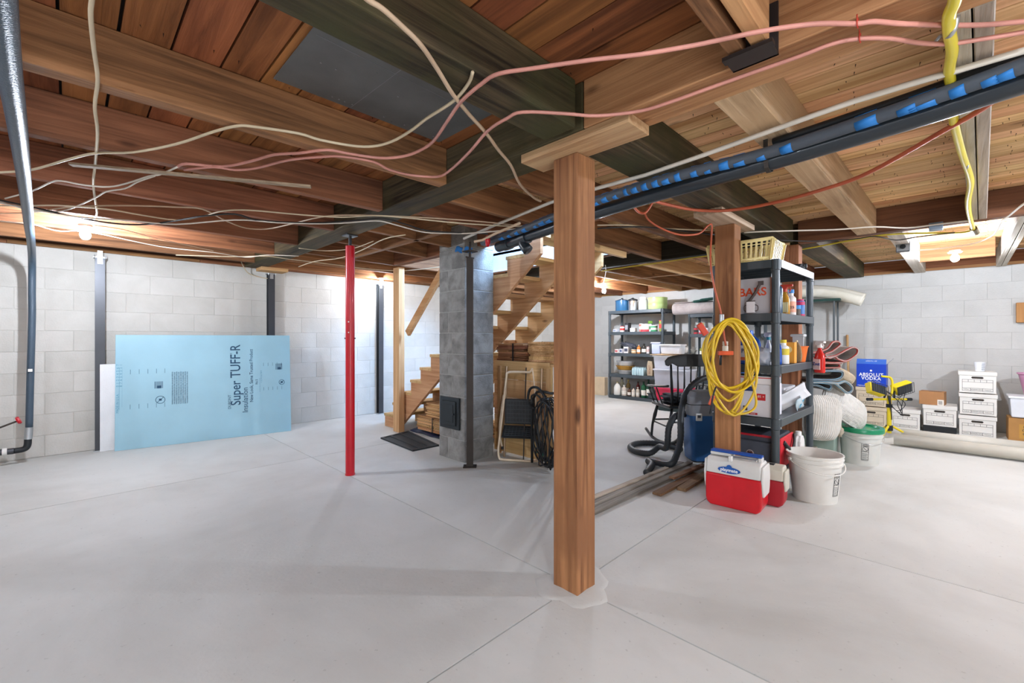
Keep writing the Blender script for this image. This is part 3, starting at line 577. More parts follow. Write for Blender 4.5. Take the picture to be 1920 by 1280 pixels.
# cable routes in metres
PATH = {
 'red_up': [(1.866,-0.185,2.035),(1.838,-0.145,2.035),(1.766,-0.052,2.035),(1.625,0.083,2.035),(1.55,0.145,2.035),(1.528,0.179,2.035),(1.457,0.25,2.035),(1.41,0.315,2.035),(1.37,0.385,2.035),(1.347,0.434,2.035),(1.3,0.536,2.035),(1.226,0.669,2.035),(1.145,0.787,2.035),(1.048,0.946,2.035),(0.99,1.045,2.035),(0.987,1.121,2.035),(1.009,1.264,2.035),(1.059,1.41,2.035),(1.127,1.609,2.035),(1.138,1.739,2.035),(1.118,1.844,2.035),(1.052,1.937,2.035),(0.925,1.995,2.035),(0.834,2.028,2.035),(0.756,2.157,2.035),(0.679,2.26,2.035),(0.625,2.421,2.035),(0.544,2.597,2.035),(0.41,2.683,2.035),(0.386,2.766,2.035)],
 'red_low': [(1.906,-0.189,2.03),(1.891,-0.149,2.03),(1.855,-0.076,2.03),(1.812,0.0,2.03),(1.74,0.066,2.03),(1.661,0.119,2.03),(1.597,0.185,2.03),(1.571,0.243,2.03),(1.57,0.323,2.03),(1.561,0.438,2.03),(1.551,0.585,2.03),(1.543,0.714,2.03),(1.523,0.83,2.03),(1.439,0.965,2.03),(1.339,1.043,2.03),(1.215,1.151,2.03),(1.207,1.229,2.03),(1.223,1.356,2.03),(1.303,1.573,2.03),(1.372,1.805,2.03),(1.381,1.933,2.03),(1.268,2.013,2.03),(1.151,2.027,2.03),(1.044,1.99,2.03),(0.907,2.039,2.03),(0.838,2.117,2.03),(0.744,2.265,2.03),(0.665,2.486,2.03),(0.595,2.587,2.03),(0.51,2.622,2.03),(0.413,2.77,2.03)],
 'tan_big': [(0.506,1.047,2.04),(0.542,1.061,2.04),(0.582,1.062,2.04),(0.651,1.082,2.04),(0.737,1.113,2.04),(0.845,1.178,2.04),(0.968,1.258,2.04),(1.098,1.325,2.04),(1.249,1.395,2.04),(1.403,1.481,2.04),(1.567,1.565,2.04),(1.793,1.719,2.04),(2.021,1.823,2.04),(2.11,1.839,2.04)],
 'loose_end': [(0.935,1.112,2.045),(0.965,1.167,2.045),(0.994,1.266,2.045),(1.002,1.351,2.045),(1.003,1.476,2.045),(1.015,1.611,2.045),(1.011,1.758,2.045),(0.977,1.862,2.045),(0.906,1.925,2.045),(0.779,1.969,2.045),(0.691,1.972,2.045),(0.545,2.037,2.045),(0.488,2.082,2.045),(0.43,2.213,2.045),(0.339,2.472,2.045),(0.212,2.721,2.045),(0.089,2.862,2.045),(0.0,3.048,2.045),(-0.137,3.378,2.045),(-0.258,3.552,2.045),(-0.338,3.644,2.045)],
 'bulb_feed': [(0.04,1.541,2.047),(0.041,1.578,2.047),(0.041,1.658,2.047),(0.052,1.834,2.047),(0.068,2.052,2.047),(0.068,2.296,2.047),(0.085,2.587,2.047),(0.092,3.076,2.047),(0.096,3.454,2.047),(0.124,3.997,2.047),(0.137,4.248,2.047),(0.128,4.494,2.047)],
 'wavy1': [(-0.278,4.121,2.03),(-0.154,3.801,2.03),(-0.073,3.52,2.03),(-0.031,3.443,2.03),(0.063,3.443,2.03),(0.16,3.383,2.03),(0.229,3.228,2.03),(0.299,3.01,2.03),(0.336,2.941,2.03),(0.383,2.75,2.03)],
 'wavy2': [(-0.368,4.189,2.025),(-0.306,4.216,2.025),(-0.176,4.364,2.025),(-0.051,4.255,2.025),(0.025,4.043,2.025),(0.114,3.675,2.025),(0.153,3.484,2.025),(0.225,3.334,2.025),(0.263,3.15,2.025),(0.317,2.972,2.025)],
 'run1': [(-0.361,4.358,2.02),(-0.217,4.23,2.02),(-0.048,4.043,2.02),(0.173,3.936,2.02),(0.336,3.95,2.02),(0.54,3.938,2.02),(0.654,3.686,2.02),(0.727,3.431,2.02),(0.849,3.291,2.02),(1.111,3.17,2.02),(1.346,3.028,2.02),(1.485,2.831,2.02),(1.67,2.721,2.02),(2.025,2.568,2.02),(2.368,2.354,2.02),(2.585,2.136,2.02)],
 'run2': [(-0.389,4.692,2.03),(-0.18,4.445,2.03),(0.0,4.091,2.03),(0.244,3.797,2.03),(0.493,3.595,2.03),(0.626,3.529,2.03),(0.792,3.737,2.03),(0.967,3.89,2.03),(1.094,3.809,2.03),(1.176,3.52,2.03),(1.255,3.171,2.03),(1.365,2.984,2.03),(1.675,2.729,2.03),(2.132,2.451,2.03),(2.693,2.225,2.03)],
 'black_run': [(-0.34,4.102,2.015),(-0.169,4.19,2.015),(0.0,4.299,2.015),(0.192,4.364,2.015),(0.364,4.277,2.015),(0.517,3.995,2.015),(0.65,3.664,2.015),(0.793,3.447,2.015),(0.939,3.51,2.015),(1.153,3.397,2.015),(1.318,3.231,2.015),(1.476,2.97,2.015),(1.569,2.836,2.015),(1.754,2.857,2.015),(1.976,2.908,2.015),(2.196,2.785,2.015),(2.386,2.645,2.015)],
 'white_run': [(-0.344,4.157,2.01),(-0.171,4.234,2.01),(0.052,4.278,2.01),(0.295,4.152,2.01),(0.554,4.037,2.01),(0.827,3.596,2.01),(1.064,3.459,2.01),(1.239,3.325,2.01),(1.398,3.144,2.01),(1.487,2.992,2.01),(1.567,2.892,2.01),(1.718,2.909,2.01),(1.954,2.949,2.01),(2.104,2.873,2.01),(2.303,2.648,2.01),(2.519,2.081,2.01)],
 'thin1': [(-0.354,4.878,2.02),(-0.196,4.845,2.02),(-0.06,5.009,2.02),(0.121,4.877,2.02),(0.592,5.187,2.02),(1.005,5.167,2.02),(1.301,5.235,2.02),(1.421,4.947,2.02),(1.673,4.776,2.02)],
 'thin2': [(0.126,4.51,2.01),(0.29,4.527,2.01),(0.541,4.741,2.01),(0.975,5.013,2.01)],
 'wallrun1': [(0.777,5.669,2.03),(1.228,5.342,2.03),(1.457,5.07,2.03),(1.7,5.09,2.03),(2.137,5.09,2.03),(2.679,5.107,2.03),(3.008,4.899,2.03),(3.167,4.324,2.03)],
 'wallrun2': [(1.525,4.352,2.02),(1.754,4.301,2.02),(1.89,4.019,2.02),(1.877,3.577,2.02)],
 'sag1': [(1.855,5.295,1.99),(1.847,4.806,1.99),(1.953,4.391,1.99),(1.915,3.854,1.99),(1.834,3.314,1.99),(1.877,3.058,1.99)],
 'white_pipe': [(2.399,2.968,2.03),(2.146,1.773,2.03),(2.14,1.136,2.03),(2.052,0.536,2.03),(2.007,0.247,2.03),(2.009,0.0,2.03),(2.013,-0.169,2.03)],
 'yellow_flex': [(1.543,-0.014,2.03),(1.599,-0.009,2.03),(1.651,0.0,2.03),(1.743,0.0,2.03),(1.862,-0.006,2.03),(1.985,0.0,2.03),(2.113,-0.003,2.03),(2.312,-0.007,2.03),(2.522,-0.015,2.03),(2.837,-0.034,2.035),(3.064,-0.051,2.035),(3.329,-0.073,2.035),(3.566,-0.085,2.035),(3.967,-0.083,2.035),(4.396,-0.097,2.035),(5.067,-0.135,2.035)],
 'yellow_right': [(5.062,1.041,2.04),(4.955,0.767,2.04),(4.861,0.525,2.04),(4.837,0.382,2.04),(4.95,0.188,2.04),(5.173,-0.062,2.04),(5.099,-0.139,2.04)],
 'yellow_mid': [(4.802,3.156,2.03),(4.751,2.731,2.03),(4.739,2.32,2.03),(4.689,1.993,2.03),(4.703,1.72,2.03)],
 'bulb2_feed': [(4.525,2.922,2.045),(5.004,3.223,2.045),(5.777,3.758,2.045),(6.231,4.075,2.045)],
 'white_right': [(3.873,1.186,2.03),(3.941,1.067,2.03),(4.112,0.845,2.03),(4.28,0.628,2.03),(4.38,0.409,2.03),(4.598,0.236,2.03),(4.618,0.057,2.03),(4.636,-0.11,2.03)],
 'bulb3_feed': [(4.213,-0.353,2.03),(4.346,-0.331,2.03),(4.612,-0.302,2.03),(4.839,-0.273,2.03),(5.171,-0.269,2.03),(5.463,-0.254,2.03),(5.758,-0.17,2.03),(5.851,-0.035,2.03),(5.88,0.147,2.03),(5.804,0.298,2.03)],
 'dark_right': [(4.234,1.363,2.03),(4.316,1.127,2.03),(4.63,0.871,2.03),(4.792,0.59,2.03),(4.793,0.447,2.03),(5.107,0.331,2.03),(5.074,0.193,2.03),(5.083,-0.031,2.03)],
 'drop1': [(0.85,5.281,2.03),(1.127,5.318,2.03),(1.224,5.22,2.03),(1.356,5.625,2.03),(1.518,6.155,2.03)],
 'lath': [(0.004,3.048,2.02),(0.956,2.541,2.02)],
 'orange_low': [(2.183,-0.183,2.02),(2.228,-0.152,2.02),(2.389,-0.084,2.02),(2.544,0.031,2.02),(2.696,0.138,2.02),(2.863,0.267,2.02),(2.976,0.39,2.02),(3.062,0.576,2.02),(3.113,0.754,2.02),(3.119,0.939,2.02),(3.059,1.085,2.02),(2.909,1.201,2.02),(2.674,1.273,2.02),(2.543,1.297,2.02)],
 'topmid': [(2.831,1.899,2.03),(3.003,1.726,2.03),(3.267,1.599,2.03),(3.632,1.329,2.03)],
 'topmid2': [(2.88,1.932,2.02),(3.068,1.673,2.02),(3.382,1.522,2.02),(3.737,1.367,2.02)],
 'topmid3': [(5.704,3.826,2.02),(5.725,3.122,2.02),(5.738,2.657,2.02),(5.943,2.174,2.02)],
}
# ================================================================== cables and pipes under the joists
def cable(key, r, mat, label, sub=4, name='cable', cat='cable', seg=7, flat_=1.0):
    return tag(MB().tube(smooth_path(PATH[key], sub), r, seg, flat=flat_).build(name, mat, smooth=True), label, cat)
Mc_tan = flat('tan_cable', '#c3a88c', .5, var=.12, scale=9); Mc_pink = flat('pink_cable', '#c98a7c', .5, var=.28, scale=5); Mc_white = flat('white_cable', '#ddd3c4', .5, var=.1)
Mc_cream = flat('cream_cable', '#cdbb9c', .5, var=.12); Mc_yel = flat('yellow_cable', '#d6c33a', .5); Mc_or = flat('orange_cord', '#b8593a', .5, var=.1); Mc_dark = flat('dark_cable', '#2a2522', .5)
cable('red_up', .0068, Mc_pink, 'upper pink cable sagging from upper right over the nearest post to the left')
cable('red_low', .0066, Mc_pink, 'lower pink cable passing just above the cap of the nearest post')
cable('tan_big', .0075, Mc_tan, 'thick tan cable running down diagonally from the top of the photo')
cable('loose_end', .006, Mc_cream, 'cream cable with a loose cut end pointing up below the green beam')
cable('bulb_feed', .0062, Mc_cream, 'cream cable running down from the top to the left glowing bulb')
cable('wavy1', .0045, Mc_white, 'wavy white cable, upper of two beside the insulated pipe')
cable('wavy2', .0045, Mc_white, 'wavy white cable, lower of two beside the insulated pipe')
cable('run1', .005, Mc_cream, 'cream cable in the long bundle, arching over the red post')
cable('run2', .005, Mc_tan, 'tan cable in the long bundle dipping low left of the red post')
cable('black_run', .0062, Mc_dark, 'black cable in the long bundle under the joists')
cable('white_run', .0055, Mc_white, 'white cable in the long bundle ending at the chimney')
cable('thin1', .004, Mc_white, 'thin white cable along the left wall top beside the bulb'); cable('thin2', .0035, Mc_tan, 'thin tan cable leaving the left glowing bulb')
cable('wallrun1', .0055, Mc_cream, 'cream cable along the left wall above the board and red post'); cable('wallrun2', .004, Mc_cream, 'short cream cable behind the top of the red post')
cable('sag1', .0045, Mc_cream, 'cream cable sagging behind the red post near the left wall')
cable('yellow_right', .007, Mc_yel, 'bright yellow cable from behind the basket to the yellow gas tube'); cable('yellow_mid', .006, Mc_yel, 'yellow cable running over the back shelves beside the hose post')
cable('bulb2_feed', .0045, Mc_white, 'short white cord holding the middle glowing bulb'); cable('white_right', .006, Mc_white, 'white cable crossing right of the hose post under the beam')
cable('bulb3_feed', .0065, Mc_white, 'white cable coming down to the right glowing bulb'); cable('dark_right', .005, Mc_dark, 'dark cable crossing right above the shelf unit')
cable('topmid', .0055, Mc_cream, 'cream cable between the nearest post and the hose post'); cable('topmid2', .006, Mc_dark, 'dark cable between the nearest post and the hose post'); cable('topmid3', .0045, Mc_tan, 'thin tan cable above the green tins on the back shelf')
o = cable('orange_low', .0105, Mc_or, 'orange extension cord swagged from upper right under the black pipe', name='extension_cord', cat='cord')
tag(MB().tube(smooth_path([(2.483,1.266,2.0), (2.454,1.338,1.98), (2.329,1.314,1.97), (2.267,1.3,1.99), (2.282,1.298,1.95), (2.4,1.323,1.93), (2.428,1.292,1.92), (2.469,1.276,1.97), (2.47,1.263,1.99)], 4), .0075, 8).build('extension_cord', Mc_or, smooth=True), 'orange cord loop hooked over the black drain pipe', 'cord')
tag(MB().tube(smooth_path([(2.766,1.473,2.025), (2.784,1.455,1.977), (2.865,1.402,1.924), (2.974,1.32,1.885), (3.106,1.245,1.902), (3.189,1.218,1.964), (3.272,1.219,1.991), (3.313,1.235,1.927), (3.256,1.221,1.762), (3.22,1.2,1.64), (3.231,1.175,1.488), (3.25,1.156,1.393), (3.263,1.143,1.299), (3.284,1.136,1.185), (3.292,1.127,1.117)], 4), .0065, 8).build('extension_cord', Mc_or, smooth=True), 'orange cord drooping to the hose post and down its face', 'cord')
cable('white_pipe', .0105, flat('white_pvc_pipe', '#cfc7ba', .4), 'thin off-white water pipe running under the joists above the black drain', name='water_pipe', cat='pipe', sub=2, seg=10)
for p_, l_ in (((1.528,0.179,2.035), 'small red staple holding the upper pink cable'), ((1.599,0.182,2.03), 'small red staple holding the lower pink cable')):
    m = MB(T(*p_)); m.tube(smooth_path([(-.01, 0, .02), (-.01, 0, -.006), (0, 0, -.010), (.01, 0, -.006), (.01, 0, .02)], 3), .0018, 6); tag(m.build('staple', flat('red_staple', '#b7402f', .5), smooth=True), l_, 'staple')
tag(MB().tube(smooth_path([(1.325,6.0,2.16), (1.442,6.1,2.164), (1.517,6.22,2.077), (1.601,6.3,1.995), (1.728,6.32,1.962), (1.823,6.3,1.948)], 4), .006, 6).build('cable', Mc_cream, smooth=True), 'grey cable drooping onto the wall between bulb and blue board', 'cable')
tag(MB().tube(smooth_path([(1.446,6.0,2.189), (1.527,6.1,2.149), (1.6,6.2,2.091), (1.644,6.1,2.124), (1.706,6.0,2.172)], 4), .006, 6).build('cable', Mc_dark, smooth=True), 'short dark cable tangle by the small block under the far beam end', 'cable')
t = thing('gas_tube', 'bright yellow flexible gas tube running along the double joist', 'gas tube'); fl = PATH['yellow_flex']
MB().tube(smooth_path(fl, 5), .0145, 12).build('tube', flat('yellow_tube', '#dcc832', .35, coat=.3), t, smooth=True)
m = MB(T(*(1.739,-0.001,2.05))); m.tube(smooth_path([(.075, .03, 0), (.045, .017, 0), (.03, .012, -.012), (.015, .006, -.028), (-.005, -.002, -.036), (-.022, -.01, -.028), (-.03, -.015, .0)], 3), .006, 8, flat=.5); m.build('pipe_clamp', M_gal, t, smooth=True)
m = MB(T(*(3.147,-0.064,2.05))); m.tube(smooth_path([(.02, 0, 0), (.018, 0, -.024), (0, 0, -.036), (-.018, 0, -.024), (-.02, 0, 0)], 3), .004, 8, flat=.5); m.build('pipe_clamp', M_gal, t, smooth=True)
MB().cyl((5.017,-0.134,2.035), (5.236,-0.155,2.035), .022, seg=12).build('brass_fitting', flat('old_brass', '#6a5a36', .4, .7), t, smooth='a')
o = MB().box(-.055, -.04, -.025, .055, .04, .025).build('junction_box', flat('blue_grey_box', '#71808f', .5), bevel=.004); o.location = (4.714,0.073,2.03); tag(o, 'small blue-grey junction box under the brown cross joist on the right', 'junction box')
t = thing('outlet_box', 'square metal outlet box on the white joist end at the right', 'outlet', (5.542,0.31,2.03)); MB().box(-.02, -.05, -.045, .03, .05, .045).build('box', M_jack, t, bevel=.004); MB().box(-.024, -.045, -.04, -.02, .045, .04).build('cover', flat('dull_cover', '#8c8f90', .4, .4), t); MB().cyl((-.024, 0, 0), (-.032, 0, 0), .022, seg=14).build('socket', M_black, t)
o = MB().beam(PATH['lath'][0], PATH['lath'][1], .035, .010).build('wood_lath', wood('lath_wood', '#c2a88d', '#8f7a66', 'X', knots=.2)); tag(o, 'loose pale wooden lath resting on cables below the left joists', 'lath')
# ---- drain pipe, wrapped hot pipe and dark conduit side by side
M_abs = flat('abs_pipe', '#262c31', .28, coat=.3); M_wrap = flat('pipe_wrap', '#474d55', .5, bump=.1); M_tape = flat('blue_tape', '#2878c0', .5)
t = thing('drain_pipe', 'large glossy black drain pipe sloping down from upper right to the chimney', 'pipe')
dp = [(2.129,-0.242,1.985), (2.126,-0.167,1.982), (2.178,0.112,1.975), (2.225,0.581,1.965), (2.246,1.069,1.955), (2.292,1.537,1.945), (2.359,1.93,1.935), (2.424,2.267,1.93)]
MB().tube(smooth_path(dp, 4), .040, 18).build('pipe', M_abs, t, smooth=True)
dm = (2.424,2.267,1.93); dl = (2.472,2.611,1.915); dvec = Vector(dl) - Vector(dm); dn = dvec.normalized()
MB().cyl(dm, dl, .043, seg=18).build('fitting', M_abs, t, smooth='a'); MB().cyl(Vector(dm) - dn * .03, Vector(dm) + dn * .04, .050, seg=18).build('coupling', M_abs, t, smooth='a'); MB().cyl(Vector(dm) + dvec * .55, Vector(dm) + dvec * .75, .050, seg=18).build('coupling', M_abs, t, smooth='a')
MB().tube(smooth_path([Vector(dm) + dn * .03, Vector(dm) + dn * .02 + Vector((0, 0, -.05)), Vector(dm) + Vector((.01, -.02, -.10))], 3), .040, 16).build('branch', M_abs, t, smooth=True)
h_ = (2.227,0.579,1.965)
m = MB(T(*h_)); m.ribbon([(.047, 0, .088), (.048, 0, .01), (.035, 0, -.034), (0, 0, -.047), (-.035, 0, -.034), (-.048, 0, .01), (-.047, 0, .088)], .018, .002, (0, 1, 0)); m.build('strap_hanger', M_rust, t)
t = thing('wrapped_pipe', 'grey foam-wrapped pipe with torn blue tape beside the black drain', 'pipe')
fp_ = smooth_path([(2.043,-0.232,2.005), (2.046,-0.161,2.0), (2.104,0.108,1.995), (2.161,0.543,1.985), (2.141,0.884,1.98), (2.138,1.166,1.975), (2.164,1.451,1.97), (2.237,1.83,1.965), (2.339,2.269,1.96), (2.411,2.739,1.96)], 5)
MB().tube(fp_, .0255, 14).build('foam_wrap', M_wrap, t, smooth=True)
def along(tt):
    n = (len(fp_) - 1) * tt; i = min(int(n), len(fp_) - 2); return fp_[i].lerp(fp_[i + 1], n - i)
random.seed(21)
for k_ in range(36):
    tt = .07 + k_ * .0245 + random.uniform(-.004, .004); wdt = random.uniform(.03, .055) if k_ > 7 else random.uniform(.035, .10)
    if k_ in (8, 9, 1): continue
    L_ = wdt / 3.6; a_ = along(tt); b_ = along(min(tt + L_, .999))
    m = MB(); q = (b_ - a_).normalized(); sd = q.cross(Vector((0, 0, 1))).normalized(); up = sd.cross(q); rows = []
    a0 = random.uniform(-2.6, -1.6); a1 = random.uniform(.4, 1.4)
    for c_, sh in ((a_, 0), (b_, 0.25)):
        rows.append([m.v(c_ + (sd * math.cos(w_) + up * math.sin(w_)) * .0268) for w_ in [a0 - PI * .25 + sh + (a1 - a0 + PI * .5) * z_ / 10 for z_ in range(11)]])
    for z_ in range(10): m.f((rows[0][z_], rows[0][z_ + 1], rows[1][z_ + 1], rows[1][z_]))
    m.build('tape_strip', M_tape, t, smooth=True, th=.0012)
o = MB().tube(smooth_path([(2.059,-0.234,2.04), (2.067,-0.163,2.038), (2.123,0.109,2.035), (2.175,0.547,2.03)], 4), .016, 12).build('conduit', M_black, smooth=True); tag(o, 'slim black conduit above the blue-taped pipe at upper right', 'pipe')
vp = (2.311,2.562,1.93)
t = thing('shutoff_valve', 'round red shutoff valve handle at the chimney top', 'valve', vp)
m = MB(R('Z', 45) @ R('X', 90)); m.lathe([(0, -.02), (.03, -.02), (.044, -.012), (.046, 0), (.04, .012), (.02, .018), (0, .02)], seg=20); m.build('red_handle', M_red, t, smooth='a')
MB().tube([(.0, 0, 0), (.05, .05, .03), (.09, .08, .06)], .012, 10).build('stem', flat('old_brass2', '#a08548', .4, .7), t)
tag(MB().tube([(2.247,2.653,1.93), (2.286,2.597,1.94), (2.262,2.418,1.96), (2.289,2.194,2.0)], .010, 10).build('water_pipe', Mc_tan, smooth=True), 'short tan water pipe joining the red valve at the chimney', 'pipe')
for p_, l_ in (((2.585, 3.30, 2.01), 'scrap of blue tape on the chimney top left edge'), ((2.56, 3.14, 1.98), 'scrap of blue tape left of the red valve')):
    m = MB(T(*p_)); m.surf(lambda u, v: (.05 * u - .02, -.05 * u + .01 * math.sin(v * 5), .05 * v - .03 + .01 * math.sin(u * 6)), 5, 4); tag(m.build('tape_scrap', M_tape, smooth=True, th=.002), l_, 'tape')
# protruding nail tips under the planks on the right
m = MB(); random.seed(5)
for i_, (a_, b_) in enumerate(zip(gx, gx[1:])):
    if a_ < 0.0: continue
    for y_ in [q * .28 + .05 * (i_ % 2) for q in range(-9, 22)]:
        if OX0 - .1 < a_ < OX1 and OY0 < y_ < OY1: continue
        for e_ in (.3, .72):
            x_ = a_ + (b_ - a_) * e_ + random.uniform(-.01, .01); yy = y_ + random.uniform(-.04, .04); tx, ty = random.uniform(-.006, .006), random.uniform(-.006, .006)
            if a_ < 1.6 and random.random() < .5: continue
            vs = [m.v((x_ - .0017, yy - .0015, ZP + .001)), m.v((x_ + .0017, yy - .0015, ZP + .001)), m.v((x_, yy + .002, ZP + .001))]; tp = m.v((x_ + tx, yy + ty, ZP - random.uniform(.008, .016)))
            for k_ in range(3): m.f((vs[k_], vs[(k_ + 1) % 3], tp))
m.build('nail_tips', flat('dark_nail', '#2b2320', .6, .4), ceil, kind='stuff')
# ================================================================== resin shelf units
def shelf_unit(label, loc, rz, L, D, tiers, pr=.027):
    t = thing('shelf_unit', label, 'shelves', loc, rz); H = tiers[-1]
    for z_ in tiers:
        m = MB(); m.box(-.02, -.02, z_ - .012, L + .02, D + .02, z_)
        s_ = m.build('shelf', M_resin, t, bevel=.003, seg=1)
        m = MB(); m.box(.02, -.032, z_ - .055, L - .02, -.02, z_ + .004).box(.02, D + .02, z_ - .055, L - .02, D + .032, z_ + .004).box(-.032, .02, z_ - .055, -.02, D - .02, z_ + .004).box(L + .02, .02, z_ - .055, L + .032, D - .02, z_ + .004); m.build('rim', M_resin, s_, bevel=.002, seg=1)
        m = MB()
        for k_ in range(1, 6): m.box(L * k_ / 6 - .004, -.01, z_ - .035, L * k_ / 6 + .004, D + .01, z_ - .012)
        m.build('ribs', M_resin, s_)
    for x_, y_ in ((0, 0), (L, 0), (0, D), (L, D)):
        pf = [(0, 0), (pr, 0), (pr, .02)]
        for z_ in tiers: pf += [(pr, max(z_ - .075, .021)), (pr * 1.18, max(z_ - .07, .022)), (pr * 1.18, z_ + .004), (pr, z_ + .008)]
        pf = [q for i, q in enumerate(pf) if i == 0 or q[1] >= pf[i - 1][1]]
        pf[-1] = (pr * 1.05, H + .006); pf.append((0, H + .006)); m = MB(); m.lathe(pf, (x_, y_, 0), 14); m.build('upright', M_resin, t, smooth='a')
    return t
TF = [.18, .573, .964, 1.352, 1.744]; TB = [.055, .47, .88, 1.29, 1.70]
shelf_unit('black shelf unit behind the hose post full of cleaning bottles', (3.655, .905, 0), math.radians(-1.5), .975, .42, TF)
shelf_unit('black shelf unit against the right wall with pots and bottles near the stairs', (7.53, 3.66, 0), 0, .46, 1.10, TB, .024)
shelf_unit('black shelf unit against the right wall under the grey carpet roll', (7.60, 2.02, 0), 0, .42, 1.18, [.055, .45, .87, 1.24, 1.585], .022)
def MF(c, **k): return flat('m' + c.strip('#') + str(sorted(k.items())), c, k.pop('rough', .45), k.pop('metal', 0), **k)
def item(name, label, cat, prof, mat, loc, cap=None, lab=None, seg=18, sx=1, sy=1, group=None, rz=0):
    """turned object: body profile, optional cap profile+mat, label band (z0,z1,r,mat,text)"""
    t = thing(name, label, cat, loc, rz, group)
    MB().lathe(prof, seg=seg, sx=sx, sy=sy).build('body', mat, t, smooth='a')
    if cap: MB().lathe(cap[0], seg=seg, sx=min(sx, 1), sy=min(sy, 1)).build('cap', cap[1], t, smooth='a')
    if lab:
        z0_, z1_, r_, lm = lab[:4]; lb = MB().lathe([(r_ + .0008, z0_), (r_ + .0008, z1_)], seg=seg, sx=sx, sy=sy).build('label_band', lm, t, smooth=True)
        if len(lab) > 4: m = MB(); m.text(lab[4], (z1_ - z0_) * .5, face_mx(PI * 0 + 12, -r_ * sx - .003, 0, (z0_ + z1_) / 2)); m.build('lettering', INKD, t)
    return t
INKD = flat('dark_ink', '#23262e', .6)
def bott(r, h, neck=.3, nr=.35): s_ = h * (1 - neck); return [(0, 0), (r, 0), (r, s_), (r * .85, s_ + h * neck * .3), (r * nr, s_ + h * neck * .55), (r * nr, h), (0, h)]
def capp(r, z, h): return [(0, z), (r, z), (r, z + h), (0, z + h)]
# ---- back shelf unit by the stairs (X about 7.65)
def BY(px): return (px, )
ZT = 1.701
item('stock_pot', 'dark blue enamel pot on the top of the back shelf near the stairs', 'pot', [(0, 0), (.125, 0), (.13, .01), (.13, .195), (.137, .2), (.137, .212), (.06, .235), (0, .24)], MF('#2f5f86', rough=.25), (7.70, 4.585, ZT), cap=([(0, .238), (.02, .24), (.022, .26), (0, .265)], M_black))
item('steel_pot', 'tall shiny steel coffee pot on the back shelf top', 'pot', [(0, 0), (.085, 0), (.09, .16), (.085, .19), (0, .195)], MF('#c9cbcc', rough=.2, metal=.9), (7.68, 4.34, ZT), cap=([(0, .19), (.088, .19), (.09, .215), (.03, .235), (.015, .25), (0, .25)], M_black))
item('glass_jar', 'big glass jar with white lid on the back shelf top', 'jar', [(0, 0), (.085, 0), (.09, .02), (.09, .16), (.07, .20), (.06, .215), (0, .215)], MF('#d5dcdc', rough=.1, alpha=.75), (7.70, 4.13, ZT), cap=([(0, .215), (.066, .215), (.066, .245), (0, .248)], MF('#e8e6e0')))
for k_, l_ in enumerate(('lower round pale green tin on the back shelf top', 'upper round pale green tin stacked on another tin')):
    item('round_tin', l_, 'tin', [(0, 0), (.165, 0), (.17, .006), (.17, .085), (0, .085)], MF('#a9bd7c', rough=.35), (7.70, 3.84, ZT + k_ * .112), cap=([(0, .085), (.175, .085), (.175, .108), (.165, .112), (0, .112)], MF('#9db26c', rough=.35)), seg=28, group=None)
t = thing('loose_straps', 'grey straps hanging off the corner of the back shelf unit', 'strap', (7.53, 3.64, 1.70)); m = MB(); m.ribbon(smooth_path([(.02, .05, .01), (-.03, .02, .015), (-.045, -.02, -.03), (-.03, -.06, -.10), (.0, -.10, -.06)], 4), .012, .002, (1, 0, 0)); m.build('strap', MF('#5a6068'), t)
# tier 4 (z=1.29) small goods: (y, kind, r/w, h, colour, cap colour, label)
def goods(X0, z0_, rows, group):
    for y_, kind, r_, h_, c_, cc, l_ in rows:
        if kind == 'box':
            t_ = thing('carton', l_, 'box', (X0, y_, z0_), random.uniform(-.2, .2), group); MB().box(-r_, -r_ * .8, 0, r_, r_ * .8, h_).build('body', MF(c_), t_, bevel=.003)
            MB().box(-r_ - .001, -r_ * .6, h_ * .25, -r_, r_ * .6, h_ * .75).build('printed_panel', MF(cc), t_)
        elif kind == 'can':
            item('can', l_, 'can', [(0, 0), (r_, 0), (r_, h_), (r_ * .9, h_ + .003), (0, h_ + .003)], MF(c_), (X0, y_, z0_), cap=(capp(r_ * 1.02, h_, .012), MF(cc)), lab=(h_ * .3, h_ * .7, r_, MF(cc)), group=group)
        else:
            item('bottle', l_, 'bottle', bott(r_, h_), MF(c_, rough=.2), (X0, y_, z0_), cap=(capp(r_ * .42, h_, h_ * .07), MF(cc)), lab=(h_ * .15, h_ * .5, r_, MF('#e9e4d8' if cc != '#ffffff' else '#c8b27a')), group=group)
g1 = 'tins and boxes on the second shelf of the back unit'
goods(7.60, 1.295, [(4.66, 'box', .05, .055, '#c9cdd6', '#8b93a8', 'small pale blue tray of packets at the left end of the back shelf'), (4.52, 'can', .045, .10, '#e8e3de', '#c3302c', 'white tumbler with red rim on the second shelf of the back unit'), (4.40, 'box', .05, .17, '#2c2c30', '#8a8c92', 'black camera-like box on the second shelf of the back unit'), (4.28, 'box', .06, .07, '#ebe9e4', '#cfcac0', 'low white box on the second shelf of the back unit'), (4.12, 'can', .035, .14, '#d86a5c', '#e3d7d0', 'narrow pale red can behind the round red and white tub'), (3.86, 'can', .06, .10, '#2f8a5a', '#dfe6df', 'green round tin on the second shelf of the back unit'), (3.93, 'can', .03, .14, '#b9bcc0', '#3b6a44', 'thin grey shaker next to the green tin'), (3.72, 'can', .04, .19, '#7d8a3d', '#c5352c', 'tall green can with red top at the right end of the second shelf')], g1)
item('tub', 'round white tub with red base on the second shelf of the back unit', 'tub', [(0, 0), (.07, 0), (.085, .03), (.085, .09), (.07, .14), (0, .15)], MF('#e9dfd6'), (7.60, 4.03, 1.295), cap=([(0, .0), (.0865, .0), (.0865, .04), (.0, .041)], MF('#c9414a')))
